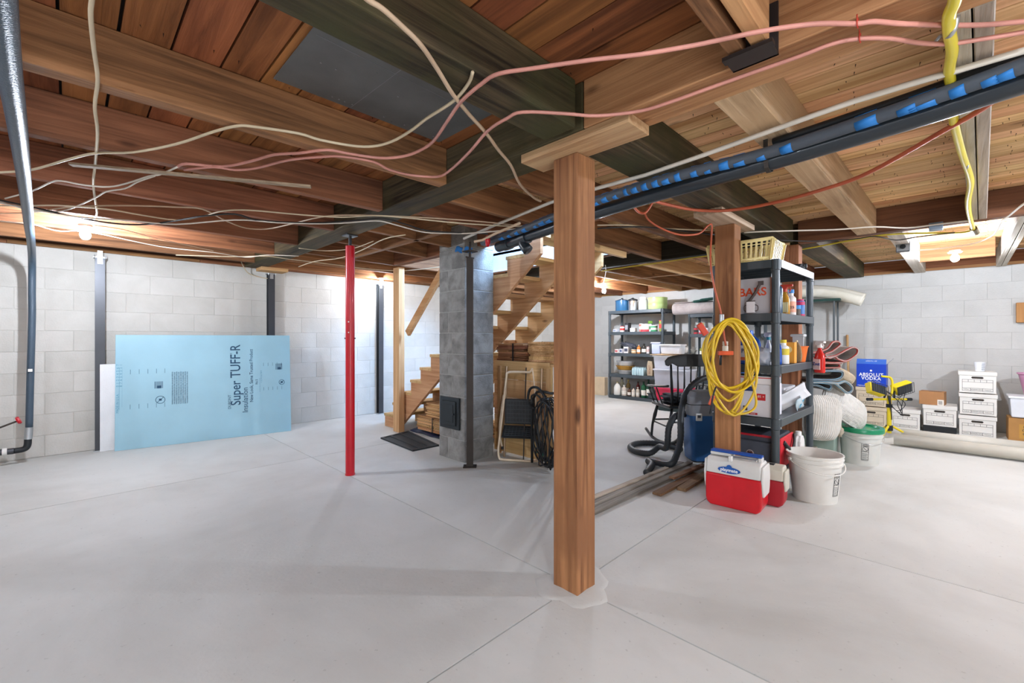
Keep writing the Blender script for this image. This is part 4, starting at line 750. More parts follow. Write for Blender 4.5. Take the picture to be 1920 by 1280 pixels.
item('green_jar', 'small jar with square green lid on the second shelf of the back unit', 'jar', bott(.035, .13), MF('#9ba17c'), (7.72, 4.00, 1.295), cap=([(0, .13), (.045, .13), (.045, .20), (0, .20)], MF('#6f9a3c')), seg=4)
g2 = 'bottles and bags on the third shelf of the back unit'
goods(7.60, .885, [(4.62, 'box', .05, .07, '#e6dcd8', '#c25a58', 'small white and red box at the left end of the third shelf'), (4.53, 'box', .04, .08, '#dedbe0', '#55607f', 'small white and blue carton on the third shelf of the back unit'), (4.42, 'box', .055, .12, '#e3ded8', '#44485a', 'white carton with dark print on the third shelf of the back unit'), (4.27, 'can', .05, .06, '#b98a4a', '#e0d6c2', 'small amber tub on the third shelf of the back unit'), (4.17, 'bottle', .035, .15, '#c9772f', '#d6d2cc', 'orange squeeze bottle on the third shelf of the back unit'), (4.06, 'bottle', .045, .17, '#33302b', '#22211f', 'dark sauce bottle with cream label on the third shelf'), (3.98, 'can', .03, .12, '#dcd6d2', '#c9a9a2', 'pale shaker beside the dark sauce bottle')], g2)
def clearbox(name, label, cat, x0, y0, z0_, sx_, sy_, h, col, lidc, rz=0, a=.8, tap=.92):
    t_ = thing(name, label, cat, (x0, y0, z0_), rz); m = MB(); q = []
    lo = [(-sx_ / 2 * tap, -sy_ / 2 * tap), (sx_ / 2 * tap, -sy_ / 2 * tap), (sx_ / 2 * tap, sy_ / 2 * tap), (-sx_ / 2 * tap, sy_ / 2 * tap)]; hi = [(-sx_ / 2, -sy_ / 2), (sx_ / 2, -sy_ / 2), (sx_ / 2, sy_ / 2), (-sx_ / 2, sy_ / 2)]
    A = [m.v((u, v, 0)) for u, v in lo]; B = [m.v((u, v, h)) for u, v in hi]; m.f(A[::-1]); m.f(B)
    for i in range(4): m.f((A[i], A[(i + 1) % 4], B[(i + 1) % 4], B[i]))
    m.build('tub', MF(col, rough=.3), t_, bevel=.012)
    m = MB(); m.box(-sx_ / 2 - .012, -sy_ / 2 - .012, h - .012, sx_ / 2 + .012, sy_ / 2 + .012, h + .012); m.build('lid', MF(lidc, rough=.35), t_, bevel=.008); return t_
clearbox('plastic_box', 'tall milky plastic box on the third shelf of the back unit', 'box', 7.62, 3.80, .885, .16, .17, .20, '#b9c1d8', '#ccd2e2'); clearbox('plastic_box', 'white and blue plastic box at the right end of the third shelf', 'box', 7.60, 3.66, .885, .09, .07, .14, '#dfe3ea', '#3f62a5')
def blob(name, label, cat, loc, s3, mat, n=1.0, amp=.12, fr=3, rz=0, parts='body', seed=0, sub=4, rot=None, e=1.0, parent=None):
    t_ = parent or thing(name, label, cat, loc, rz, rot=rot); b = MB(); bmesh.ops.create_icosphere(b.bm, subdivisions=sub, radius=1)
    for v_ in b.bm.verts:
        c = v_.co.copy(); q = Vector([math.copysign(abs(k) ** e, k) for k in c])
        w_ = 1 + amp * (math.sin(fr * c.x * 2.1 + seed) * math.sin(fr * c.y * 1.7 + seed * 2) + .5 * math.sin(fr * 2.3 * c.z + seed + c.x * 4) + .35 * math.sin(fr * 4 * c.y + c.z * 9 + seed))
        v_.co = Vector((q.x * s3[0] * w_, q.y * s3[1] * w_, q.z * s3[2] * w_))
    b.build(parts, mat, t_, smooth=True); return t_
blob('plastic_bag', 'crumpled black and white bag lying over cartons on the third shelf', 'bag', (7.72, 4.44, 1.03), (.09, .17, .045), MF('#4a4c55', rough=.3), amp=.25, fr=5, seed=3, rot=(.25, 0, 0))
# second shelf from below: pans, water pack, paper bag
for k_, (c_, w_, l_) in enumerate((('#c7c6c2', .17, 'lowest grey enamel roasting pan in the stack on the back unit'), ('#b98a3c', .19, 'amber roasting pan in the middle of the stack on the back unit'), ('#d2d4d4', .19, 'foil-filled roasting pan on top of the stack on the back unit'))):
    t_ = thing('roasting_pan', l_, 'pan', (7.68, 4.50, .475 + k_ * .085)); MB().lathe([(0, 0), (w_ * .8, 0), (w_, .07), (w_ * 1.06, .072), (w_ * 1.05, .078), (w_ * .97, .074), (w_ * .78, .008), (0, .008)], seg=24, sx=.8).build('pan', MF(c_, rough=.35, metal=.3), t_, smooth='a')
    if k_ == 2: blob('', '', '', None, (.10, .14, .05), MF('#cfd3d6', rough=.25, metal=.5), amp=.3, fr=6, seed=5, parts='foil', parent=t_, sub=3).location = t_.location
t_ = thing('bottle_pack', 'shrink-wrapped pack of small water bottles on the back unit', 'bottles', (7.60, 4.16, .475))
for a_ in range(3):
    for b_ in range(5): MB().lathe(bott(.024, .15), (a_ * .05 - .05, b_ * .05 - .1, 0), 8).build('bottle', MF('#b9d2d6', rough=.12), t_, smooth='a')
t_ = thing('paper_bag', 'printed brown paper bag standing on the back unit', 'bag', (7.60, 3.93, .475), .1); m = MB(); m.prism([(-.05, 0), (.05, 0), (.055, .2), (.035, .28), (-.04, .27), (-.055, .2)], 'X', -.04, .05); m.build('bag', MF('#b7a488', rough=.8), t_, bevel=.006)
m = MB(); m.text('ROAST', .05, T(-.0412, -.0, .12) @ face_mx(0, 0, 0, 0) @ R('Z', 90)); m.build('lettering', MF('#6a2f2a'), t_)
goods(7.60, .475, [(3.80, 'can', .04, .09, '#cbb9a8', '#55566b', 'small jar with dark lid right of the paper bag'), (3.70, 'can', .035, .08, '#c6b8b0', '#3e4152', 'small jar at the right end below the third shelf')], 'jars right of the paper bag')
# lowest tier
item('milk_jug', 'white plastic jug at the left end of the lowest back shelf', 'jug', [(0, 0), (.065, 0), (.07, .01), (.07, .14), (.05, .19), (.022, .22), (.022, .24), (0, .24)], MF('#e2e0d8'), (7.60, 4.63, .06), cap=(capp(.024, .24, .015), MF('#d8cf90')))
goods(7.60, .06, [(4.48, 'bottle', .05, .19, '#cfc2b4', '#e9e6df', 'cream bottle beside the white jug on the lowest back shelf'), (4.37, 'bottle', .035, .15, '#5b4030', '#241d18', 'small brown bottle on the lowest back shelf'), (4.28, 'bottle', .034, .16, '#d8cdbc', '#47362c', 'pale bottle with dark cap on the lowest back shelf'), (4.19, 'bottle', .034, .17, '#c7b9a6', '#ece8e0', 'clear bottle with white cap on the lowest back shelf'), (4.07, 'bottle', .045, .28, '#1e5a3b', '#2b3a30', 'green bottle with white label on the lowest back shelf'), (3.97, 'bottle', .040, .33, '#183f30', '#14211c', 'tallest dark green bottle on the lowest back shelf')], 'bottles on the lowest back shelf')
goods(7.72, .06, [(4.60, 'bottle', .04, .30, '#c8c2a6', '#2a2c26', 'tall pale bottle behind the white jug'), (4.46, 'bottle', .04, .28, '#a98b52', '#d6b85a', 'amber bottle with gold top in the rear row'), (4.25, 'bottle', .034, .26, '#8a2f28', '#221a18', 'red-brown wine bottle in the rear row of the lowest shelf')], 'rear row of bottles on the lowest back shelf')
item('steel_stockpot', 'large steel stockpot at the right end of the lowest back shelf', 'pot', [(0, 0), (.14, 0), (.15, .01), (.15, .27), (.157, .275), (.157, .285), (0, .285)], MF('#a9abab', rough=.3, metal=.8), (7.80, 3.80, .06), seg=26)
t_ = clearbox('plastic_tray', 'dark tray of odds and ends before the steel stockpot', 'tray', 7.58, 3.80, .06, .12, .30, .09, '#3c4246', '#2c3134')
# beige flat carton leaning on the wall left of the unit
o = MB().box(0, 0, 0, .12, .24, .37).build('wall_panel_board', MF('#d9c3a2', rough=.8), bevel=.004); o.location = (7.70, 4.99, .0); tag(o, 'beige carton standing left of the shelf unit near the stairs', 'board')
# ---- second back unit contents
t_ = thing('carpet_roll', 'grey-lilac rolled carpet lying on top of the back shelf unit', 'carpet', (7.74, 2.72, 1.70)); M_cr = mottled('carpet_back', '#a99f9b', '#948a87', '#7f7674', 6, .9, .4, 80, .5)
sp_ = []
for k_ in range(90): a_ = k_ * .30; r_ = .02 + .095 * k_ / 90; sp_.append((math.cos(a_) * r_, math.sin(a_) * r_))
m = MB()
rows = [[m.v((x_, y_, z_)) for x_, z_ in sp_] for y_ in (-.82, .82)]
for k_ in range(89): m.f((rows[0][k_], rows[0][k_ + 1], rows[1][k_ + 1], rows[1][k_]))
m.build('rolled_carpet', M_cr, t_, smooth=True, th=.007)
blob('green_cloth', 'dark green cloth lying on the grey-lilac carpet roll', 'cloth', (7.70, 2.95, 1.832), (.10, .22, .02), MF('#1f4f46', rough=.8), amp=.3, fr=4, seed=2, rot=(-.12, 0, 0))
goods(7.64, 1.245, [(3.11, 'can', .035, .10, '#c5363f', '#2d2f2c', 'red can with dark lid on the shelf under the carpet roll'), (3.02, 'can', .035, .09, '#c2243f', '#e8d6d8', 'red can with pale lid on the shelf under the carpet roll'), (2.92, 'box', .035, .10, '#e3e1e4', '#4c5064', 'small white box beside the red cans'), (2.80, 'box', .05, .12, '#d8cdb8', '#c9645a', 'cream carton right of the red cans')], 'small goods under the carpet roll')
item('yellow_tub', 'pale yellow tub stacked on the red cans under the carpet roll', 'tub', [(0, 0), (.04, 0), (.045, .08), (0, .08)], MF('#dccb80'), (7.66, 3.02, 1.345 + .003), cap=(capp(.047, .08, .008), MF('#e2d9b0')))
goods(7.64, .875, [(2.98, 'bottle', .06, .16, '#8d9440', '#c8ccc4', 'jar of green pickles on the back unit'), (2.42, 'box', .07, .16, '#e3ddd6', '#b8533c', 'white carton with red print behind the yellow hose'), (2.62, 'box', .06, .10, '#dcd4c8', '#8fa6b8', 'low white carton on the back unit behind the hose')], 'food jars and cartons on the back unit')
blob('clear_bag', 'crumpled clear plastic bag beside the pickle jar', 'bag', (7.66, 3.22, .955), (.07, .10, .08), MF('#aaa69e', rough=.2), amp=.25, fr=5, seed=8, sub=3)
goods(7.66, .455, [(2.60, 'box', .09, .24, '#b98a66', '#e3ddd6', 'brown and white carton behind the rocking chair spindles'), (2.30, 'box', .12, .30, '#e3e6ea', '#2f5fa8', 'white carton with blue edge behind the rocking chair')], 'cartons behind the rocking chair')
# stack of tubs in front of the second unit
clearbox('storage_tub', 'red plastic tub at the bottom of the tub stack', 'tub', 6.92, 3.16, .16, .36, .50, .20, '#d52a4e', '#d8355a'); clearbox('storage_tub', 'tall milky tub standing on the red tub', 'tub', 6.92, 3.16, .373, .38, .54, .29, '#bfc0c8', '#dcdfe6'); clearbox('storage_tub', 'white tub above the tall milky tub', 'tub', 6.92, 3.20, .676, .36, .48, .205, '#d7dae2', '#eceef2'); clearbox('storage_tub', 'small white tub on top of the tub stack', 'tub', 6.90, 3.18, .915, .2, .34, .145, '#e6e8ec', '#f2f3f4')
clearbox('storage_tub', 'dark green tub on the floor under the red tub', 'tub', 6.92, 3.16, .0, .34, .46, .148, '#2e3b3a', '#25302f')
o = MB().box(-.2, -.3, 0, .2, .3, .012).build('cardboard_sheet', MF('#b79c7a', rough=.8), bevel=.002); o.location = (6.92, 3.19, .895 + .0); tag(o, 'flat cardboard sheet between the tubs of the stack', 'cardboard')
# ================================================================== rocking chair
M_ch = flat('black_lacquer', '#1b1e1f', .35, coat=.3)
t_ = thing('rocking_chair', 'black spindle-back rocking chair seen from behind the vacuum', 'rocking chair', (4.89, 2.17, 0), rot=(0, 0, math.radians(-45 + 6)))
# local: x to the right in view, y away from the viewer
def sm(p, n=4): return smooth_path(p, n)
crest = [(-.29, .88), (-.30, .93), (-.27, .965), (-.20, .985), (-.13, .995), (0, 1.0), (.13, .995), (.20, .985), (.27, .965), (.30, .93), (.29, .88), (.26, .87), (.22, .90), (.15, .865), (-.15, .865), (-.22, .90), (-.26, .87)]
MB().prism(crest, 'Y', -.265, -.24).build('crest_rail', M_ch, t_, bevel=.006)
for i in range(7):
    x_ = -.23 + i * .0767; MB().tube([(x_, -.25, .89), (x_ * .93, -.235, .65), (x_ * .82, -.20, .44)], .009, 8, rr=[.007, .010, .008] if 0 < i < 6 else [.012, .016, .014]).build('spindle', M_ch, t_, smooth=True)
ss = [(-.23, -.22), (-.10, -.235), (.10, -.235), (.23, -.22), (.26, 0), (.25, .20), (.1, .235), (-.1, .235), (-.25, .20), (-.26, 0)]
MB().prism(ss, 'Z', .405, .44).build('seat', M_ch, t_, bevel=.012)
for s_ in (-1, 1):
    a_ = MB().tube(sm([(s_ * .25, -.23, .655), (s_ * .30, -.10, .64), (s_ * .31, .08, .63), (s_ * .29, .20, .62)]), .018, 8, flat=.7).build('arm', M_ch, t_, smooth=True)
    for q in (-.05, .06, .17): MB().cyl((s_ * .305, q, .63), (s_ * .235, q, .44), .008, seg=8).build('arm_spindle', M_ch, t_, smooth='a')
    MB().tube(sm([(s_ * .25, -.50, .16), (s_ * .25, -.32, .06), (s_ * .25, -.05, .012), (s_ * .25, .18, .02), (s_ * .25, .36, .08)]), .014, 8, flat=1.4).build('rocker', M_ch, t_, smooth=True)
    for q, zb_ in ((-.24, .05), (.20, .03)): MB().tube([(s_ * .19, q * .8, .41), (s_ * .215, q * .9, .28), (s_ * .235, q, .17), (s_ * .25, q, zb_)], .016, 10, rr=[.013, .022, .014, .015]).build('leg', M_ch, t_, smooth=True)
    MB().cyl((s_ * .225, -.2, .20), (s_ * .225, .17, .20), .009, seg=8).build('stretcher', M_ch, t_, smooth='a')
MB().cyl((-.22, -.22, .26), (.22, -.22, .26), .010, seg=8).build('stretcher', M_ch, t_, smooth='a'); MB().cyl((-.225, .19, .22), (.225, .19, .22), .010, seg=8).build('stretcher', M_ch, t_, smooth='a')
blob('seat_cushion', 'dark grey folded blanket lying on the rocking chair seat', 'blanket', (4.92, 2.19, .49), (.17, .19, .05), MF('#3c4248', rough=.9), amp=.2, fr=4, seed=4, rot=(0, 0, -.7), e=.8)
# ================================================================== shop vacuum with hose
vx, vy = 4.30, 1.70
t_ = thing('vacuum_cleaner', 'wet-dry vacuum with blue tank and grey head left of the hose post', 'vacuum', (vx, vy, 0), math.radians(-45))
def rbox(m, w0, d0, z0_, w1, d1, z1_):
    A = []; B = []
    for sx_, sy_ in ((-1, -1), (1, -1), (1, 1), (-1, 1)):
        for k_ in range(5):
            an = math.atan2(sy_, sx_) + (k_ - 2) * PI / 8; ux, uy = math.cos(an), math.sin(an)
            for (L_, w_, d_, z_) in ((A, w0, d0, z0_), (B, w1, d1, z1_)): r_ = min(w_, d_) * .35; L_.append(m.v((sx_ * (w_ - r_) + ux * r_, sy_ * (d_ - r_) + uy * r_, z_)))
    n = len(A); m.f(A[::-1]); m.f(B)
    for i in range(n): m.f((A[i], A[(i + 1) % n], B[(i + 1) % n], B[i]))
m = MB(); rbox(m, .125, .115, .015, .155, .14, .445); m.build('tank', flat('blue_plastic', '#2d5f96', .35, coat=.2), t_, smooth='a')
m = MB(); rbox(m, .16, .145, .445, .163, .148, .545); rbox(m, .163, .148, .552, .150, .135, .62); rbox(m, .150, .135, .62, .11, .10, .665); m.build('motor_head', flat('grey_plastic', '#84868a', .45), t_, smooth='a')
m = MB(); m.box(-.115, -.158, .40, -.055, -.146, .47); m.build('latch', MF('#d9d9d6'), t_, bevel=.012); MB().box(-.10, -.1625, .43, -.072, -.158, .455).build('latch_button', M_jack, t_)
m = MB(); rbox(m, .11, .10, .0, .125, .115, .016); m.build('base', M_black, t_)
t_ = thing('vacuum_hose', 'thick black corrugated hose looping beside the blue vacuum', 'hose'); M_vh = flat('vac_hose', '#33373a', .5)
def corr(pts, r, n_):
    P = smooth_path(pts, n_); m = MB(); m.tube(P, r, 12, rr=[r * (1.05 if i % 2 else .95) for i in range(len(P))]); return m
corr([(4.647,1.637,0.792), (4.582,1.702,0.782), (4.396,1.762,0.752), (4.212,1.806,0.648), (4.058,1.79,0.462), (3.966,1.755,0.257), (3.877,1.745,0.138), (3.772,1.766,0.049), (3.80, 1.98, .032), (3.70, 1.90, .032), (3.446,1.82)+(.03,)], .029, 12).build('hose', M_vh, t_, smooth=True)
corr([(4.42, 1.95, .032), (4.50, 2.12, .031), (4.48, 2.28, .031), (4.34, 2.40, .031), (4.14, 2.37, .031), (4.02, 2.22, .031), (4.05, 2.10, .035), (4.14, 2.05, .09), (4.039,1.923,0.127), (4.053,1.908,0.311), (4.116,1.874,0.42), (4.181,1.808,0.44), (4.20, 1.78, .47)], .029, 12).build('hose', M_vh, t_, smooth=True)
# ================================================================== long boards on the floor
M_wb = wood('grey_floor_board', '#a39c92', '#67615a', 'X', knots=.4); M_bb = wood('brown_floor_board', '#9a7a5c', '#6a4b36', 'X', knots=.4)
def fb(a, b, w_, h_, z_, mat, lab): o_ = MB().beam((a[0], a[1], z_ + h_ / 2), (b[0], b[1], z_ + h_ / 2), w_, h_).build('floor_board', mat, bevel=.002, seg=1); tag(o_, lab, 'board')
fb((2.50, 1.825), (4.02, 1.77), .055, .022, .001, M_wb, 'long grey board on the floor, farthest of the loose strips'); fb((2.46, 1.76), (4.05, 1.70), .05, .03, .001, M_wb, 'long grey board on the floor, middle of the loose strips'); fb((2.44, 1.69), (4.02, 1.63), .06, .024, .001, M_wb, 'long grey board on the floor, nearest of the three long strips')
fb((2.6, 1.81), (3.7, 1.76), .04, .015, .026, MC['grey_joist'], 'thin dark strip lying on top of the long grey boards')
fb((3.08, 1.545), (3.78, 1.53), .07, .02, .001, M_bb, 'short brown board with pale end in front of the long strips'); fb((3.30, 1.455), (3.85, 1.47), .07, .024, .001, M_bb, 'short brown board nearest to the red cooler'); fb((3.45, 1.60), (4.0, 1.56), .05, .02, .026, M_bb, 'short brown board resting across the strips')
# ================================================================== yellow hose coil on the post
t_ = thing('hose_coil', 'coil of bright yellow hose hung on the front of the post', 'hose'); M_yh = flat('yellow_hose', '#d9b41c', .3, coat=.4)
random.seed(11)
_f = Vector((.709, .705, 0)); _r = Vector((.705, -.709, 0))
def loopw(cx, w_, ztop, zbot, dd, sk, ph):
    P = []
    for k_ in range(30):
        a_ = 2 * PI * k_ / 30; s_ = math.sin(a_); c_ = math.cos(a_)
        zz_ = (ztop + zbot) / 2 + (ztop - zbot) / 2 * c_
        tt = (ztop - zz_) / (ztop - zbot); wd = w_ * (math.sin(PI * min(max(tt, 0), 1)) ** .55 if 0 < tt < 1 else 0) * (1 + .15 * (tt - .5))
        lat = cx + sk * tt + (wd if s_ > 0 else -wd) + .012 * math.sin(3 * a_ + ph); P.append(_f * (dd + .03 * math.sin(a_ + ph) * (.2 + tt)) + _r * lat + Vector((0, 0, zz_)))
    return P
for k_ in range(10):
    MB().tube(smooth_path(loopw(1.510 + random.uniform(-.01, .01), .165 + random.uniform(-.035, .025), 1.305 - .004 * k_, .63 + random.choice((0, .05, .10, .16, .2)) + random.uniform(-.01, .03), 3.02 + k_ * .006, random.uniform(-.02, .03), k_ * 1.3), 2), .0082, 8, closed=True).build('hose_loop', M_yh, t_, smooth=True)
MB().tube(smooth_path([(3.31,1.01,1.148), (3.304,0.988,0.964), (3.294,0.941,0.803), (3.299,0.936,0.712), (3.269,0.967,0.668), (3.239,1.026,0.65), (3.211,1.068,0.671)], 4), .0082, 8).build('hose_end', M_yh, t_, smooth=True)
o = MB().box(-.012, -.012, -.03, .012, .012, .03).build('hook', M_gal, bevel=.004); o.location = (3.167,1.112,1.306); o.rotation_euler = (0, 0, -.78); tag(o, 'small metal hook holding the yellow hose on the post', 'hook')
m = MB(T(*(3.063,1.202,1.232)) @ R('Z', -45) @ R('Y', -35)); m.box(-.02, -.012, -.045, .022, .012, .045); tag(m.build('nozzle', MF('#c8452c'), bevel=.006), 'red nozzle at the upper left of the yellow hose coil', 'nozzle')
m = MB(T(*(3.066,1.143,0.751)) @ R('Z', -45) @ R('Y', 22)); t2_ = thing('hose_strap', 'black cord with an orange clip tied round the yellow hose', 'strap'); m.box(-.010, -.01, -.035, .012, .01, .035); m.build('orange_clip', MF('#d8562e'), t2_, bevel=.005)
MB().tube(smooth_path([(3.089,1.12,0.841), (3.066,1.129,0.796), (3.053,1.141,0.698), (3.069,1.154,0.659)], 3), .006, 6).build('cord', M_black, t2_, smooth=True)
t2_ = thing('cord_winder', 'orange plug holder with a white socket end on the hose post', 'holder', (3.321,1.141,1.067), math.radians(-45)); MB().box(-.052, -.018, -.018, .052, .012, .012).build('orange_bar', MF('#d9582b'), t2_, bevel=.005)
m = MB(); m.lathe([(0, .012), (.019, .012), (.019, .045), (.015, .05), (.018, .055), (.018, .08), (0, .082)]); m.build('white_socket', MF('#cfc7b6'), t2_, smooth='a')
MB().tube([(-.03, 0, -.018), (-.033, 0, -.05), (-.036, 0, -.09)], .008, 6).build('black_tail', M_black, t2_, smooth=True)
# ================================================================== red and white coolers
M_cred = flat('cooler_red', '#cf1322', .35, coat=.2); M_cwh = flat('cooler_white', '#d9d8d4', .4)
def cooler(label, x0, yc, W, Dp, H, rz, red, white, handle, logo):
    t = thing('cooler', label, 'cooler', (x0 + Dp / 2, yc, 0), rz); h2 = H * .60
    # local: front faces -X; width along Y
    m = MB(); a, b = Dp / 2, W / 2
    pr_ = [(-b + .03, 0), (b - .03, 0), (b - .008, .02), (b, .05), (b, h2), (-b, h2), (-b, .05), (-b + .008, .02)]
    m.prism([(y, z) for y, z in pr_], 'X', -a + .012, a - .012); m.build('body', red, t, bevel=.012, seg=3)
    tp = [(-b, h2), (b, h2), (b - .012, H * .86), (b - .03, H * .90), (-b + .03, H * .90), (-b + .012, H * .86)]
    m = MB(); q = [(-a + .010, h2), (a - .010, h2), (a - .018, H * .72), (.05, H), (-.05, H), (-a + .018, H * .72)]
    hh_ = .885 if handle else .93; q = [(-a + .010, h2 + .001), (a - .010, h2 + .001), (a * .80, H * .84), (a * .55, H * hh_), (-a * .55, H * hh_), (-a * .80, H * .84)]
    m.prism([(x, z) for x, z in q], 'Y', -b + .004, b - .004); m.build('lid', white, t, bevel=.01, seg=3)
    for s_ in (-1, 1):
        m = MB(); pg = [(-a * .62, .11), (a * .62, .11), (a * .78, .15), (a * .9, h2), (a * .72, H * .84), (-a * .72, H * .84), (-a * .9, h2), (-a * .78, .15)]
        m.prism([(x, z) for x, z in pg], 'Y', s_ * (b - .004), s_ * (b + .012)); m.build('side_arm', white, t, bevel=.008, seg=3)
    if handle:
        MB().box(-.030, b * .16, H * .90, .030, b * .93, H * .955).build('handle_mount', white, t, bevel=.004); MB().box(-.030, -b * .93, H * .84, .030, -b * .80, H * .955).build('handle_mount', white, t, bevel=.004)
        MB().box(-.030, -b * .93, H * .956, .030, b * .93, H * .995).build('handle_bar', flat('cooler_blue', '#1c4fa3', .4), t, bevel=.006)
        MB().prism([(-b * .78, H * .885), (b * .14, H * .885), (b * .14, H * .93), (b * .10, H * .90), (-b * .70, H * .90), (-b * .78, H * .93)], 'X', -.036, .036).build('grip_opening_lip', white, t, bevel=.003)
        MB().box(-a * .86, b * .02, H * .85, -a * .60, b * .16, H * .955).build('latch_button', white, t, bevel=.006)
    else:
        MB().box(-.03, -.05, H * .925, .02, .05, H * .94).build('grip_recess', M_black, t, bevel=.004)
    if logo:
        m = MB(); m.lathe([(0, 0), (.072, 0), (.072, .0015), (0, .0015)], seg=30, sx=1, sy=.30, M=face_mx(0, -a * .93, .02, H * .70, 8)); m.lathe([(0, 0), (.018, 0), (.018, .0016), (0, .0016)], seg=20, M=face_mx(0, -a * .905, .02, H * .70 + .018, 8)); m.build('logo_oval', flat('logo_blue', '#1b57a8', .4), t)
        m = MB(); m.text('playmate', .031, face_mx(0, -a * .945, .02, H * .70, 8), bold=.0007); m.build('logo_lettering', flat('logo_white', '#f2f2f2', .5), t)
    return t
cooler('large red and white cooler with blue handle before the hose post', 3.19, 1.06, .355, .225, .375, math.radians(3), M_cred, M_cwh, True, True)
cooler('smaller dull red cooler between the large cooler and white bucket', 3.435, .925, .235, .155, .30, math.radians(3), flat('cooler_red_dull', '#a91f2b', .45), flat('cooler_cream', '#cfcabb', .5), False, False)
# ================================================================== pails
def pail(label, loc, r0, r1, H, mat, lidm=None, rot=None, wire=None, seglab=True, hyaw=0):
    t = thing('bucket', label, 'bucket', loc, rot=rot); e = (r1 - r0)
    pf = [(0, 0), (r0, 0), (r0 + e * .75, H * .80), (r0 + e * .8 + .008, H * .80), (r0 + e * .82 + .008, H * .835), (r0 + e * .84, H * .84), (r0 + e * .9, H * .895), (r0 + e * .9 + .008, H * .90), (r0 + e * .92 + .008, H * .925), (r0 + e * .94, H * .93), (r1, H * .975), (r1 + .006, H * .98), (r1 + .006, H), (r1 - .004, H), (r0 - .004, .008), (0, .008)]
    MB().lathe(pf, seg=40).build('pail', mat, t, smooth='a')
    if lidm:
        MB().lathe([(0, H + .004), (r1 * .80, H + .004), (r1 * .84, H + .018), (r1 + .008, H + .018), (r1 + .012, H + .01), (r1 + .012, H - .022), (r1 + .004, H - .024)], seg=40).build('lid', lidm, t, smooth='a')
    hm = wire or mat; ca, sa = math.cos(hyaw), math.sin(hyaw); P = []
    for k_ in range(17):
        a_ = PI * k_ / 16; x_ = (r1 + .012) * math.cos(a_); dn = -(r1 * .70) * math.sin(a_); fr_ = -(r1 * .12 + .02) - r1 * .78 * math.sin(a_) * .0
        y_ = -math.sqrt(max((r1 + .010) ** 2 - x_ ** 2, 0)) * .98; P.append((x_ * ca - y_ * sa, x_ * sa + y_ * ca, H * .87 + dn * .62))
    MB().tube(smooth_path(P, 2), .0045 if not wire else .002, 6).build('handle', hm, t, smooth=True)
    for s_ in (-1, 1): MB().cyl((s_ * (r1 + .002) * ca, s_ * (r1 + .002) * sa, H * .87), (s_ * (r1 + .016) * ca, s_ * (r1 + .016) * sa, H * .87), .012, seg=10).build('handle_lug', mat, t, smooth='a')
    if seglab:
        a_ = math.radians(seglab); lb = MB(); gm = MB(); rr_ = lambda z_: r0 + e * .75 * z_ / (H * .8) + .0015
        n_ = 6; z0_, z1_ = H * .18, H * .66
        # warning print: frame and symbol laid on the pail wall
        for zz_ in (z0_, z0_ + .08, z1_): 
            lb.tube([(rr_(zz_) * math.cos(a_ + q), rr_(zz_) * math.sin(a_ + q), zz_) for q in (-.17, -.085, 0, .085, .17)], .0012, 4)
        for q in (-.17, .17): lb.tube([(rr_(z_) * math.cos(a_ + q), rr_(z_) * math.sin(a_ + q), z_) for z_ in (z0_, (z0_ + z1_) / 2, z1_)], .0012, 4)
        for k_ in range(6): zz_ = z0_ + .008 + k_ * .011; lb.tube([(rr_(zz_) * math.cos(a_ + q), rr_(zz_) * math.sin(a_ + q), zz_) for q in (-.14, 0, .14 - .05 * (k_ % 2))], .0013, 4)
        cz_ = z0_ + .105; R_ = .021
        lb.tube([(rr_(cz_) * math.cos(a_ + R_ * math.cos(p) / .15), rr_(cz_) * math.sin(a_ + R_ * math.cos(p) / .15), cz_ + R_ * math.sin(p)) for p in [2 * PI * k_ / 20 for k_ in range(20)]], .0016, 4, closed=True)
        lb.tube([(rr_(cz_) * math.cos(a_ + d_ * .1), rr_(cz_) * math.sin(a_ + d_ * .1), cz_ - d_ * .016) for d_ in (-1, 0, 1)], .0014, 4)
        for k_ in range(3): zz_ = z1_ - .008 - k_ * .009; lb.tube([(rr_(zz_) * math.cos(a_ + q), rr_(zz_) * math.sin(a_ + q), zz_) for q in (-.12, 0, .13)], .002, 4)
        lb.build('warning_label', INKD, t)
    return t
M_pw = flat('pail_white', '#dedbd4', .4, coat=.1)
pail('open white plastic bucket right of the smaller cooler', (3.845, .70, 0), .135, .172, .335, M_pw, hyaw=math.radians(-45), seglab=-112)
pail('off-white bucket with green lid in front of the storage boxes', (5.27, .60, 0), .140, .165, .325, flat('pail_grey', '#cfcfc8', .45), flat('green_lid', '#17855a', .3, coat=.3), rot=(.02, -.03, 0), wire=M_gal, hyaw=math.radians(-50), seglab=-160)
# ================================================================== front shelf contents
x0r = 3.66
# laundry basket
t = thing('plastic_basket', 'cream slotted plastic basket on top of the black shelf unit', 'basket', (3.62, .93, 1.748)); M_bk = flat('cream_plastic', '#e2cf8e', .35)
def bp(u, v, z): e_ = .022 * (z / .15); return (u * (.27 + 2 * e_) - e_, v * (.42 + 2 * e_) - e_, z)
def quadbar(m, p, q, th_): m.beam(p, q, th_, .004)
m = MB(); m.box(.0, .0, .0, .27, .42, .006); m.build('base', M_bk, t)
m = MB(); m.tube([bp(0, 0, .15), bp(1, 0, .15), bp(1, 1, .15), bp(0, 1, .15)], .008, 8, closed=True, flat=1.6); m.tube([bp(0, 0, .12), bp(1, 0, .12), bp(1, 1, .12), bp(0, 1, .12)], .0035, 6, closed=True); m.tube([bp(0, 0, .018), bp(1, 0, .018), bp(1, 1, .018), bp(0, 1, .018)], .009, 6, closed=True); m.build('rim', M_bk, t, smooth=True)
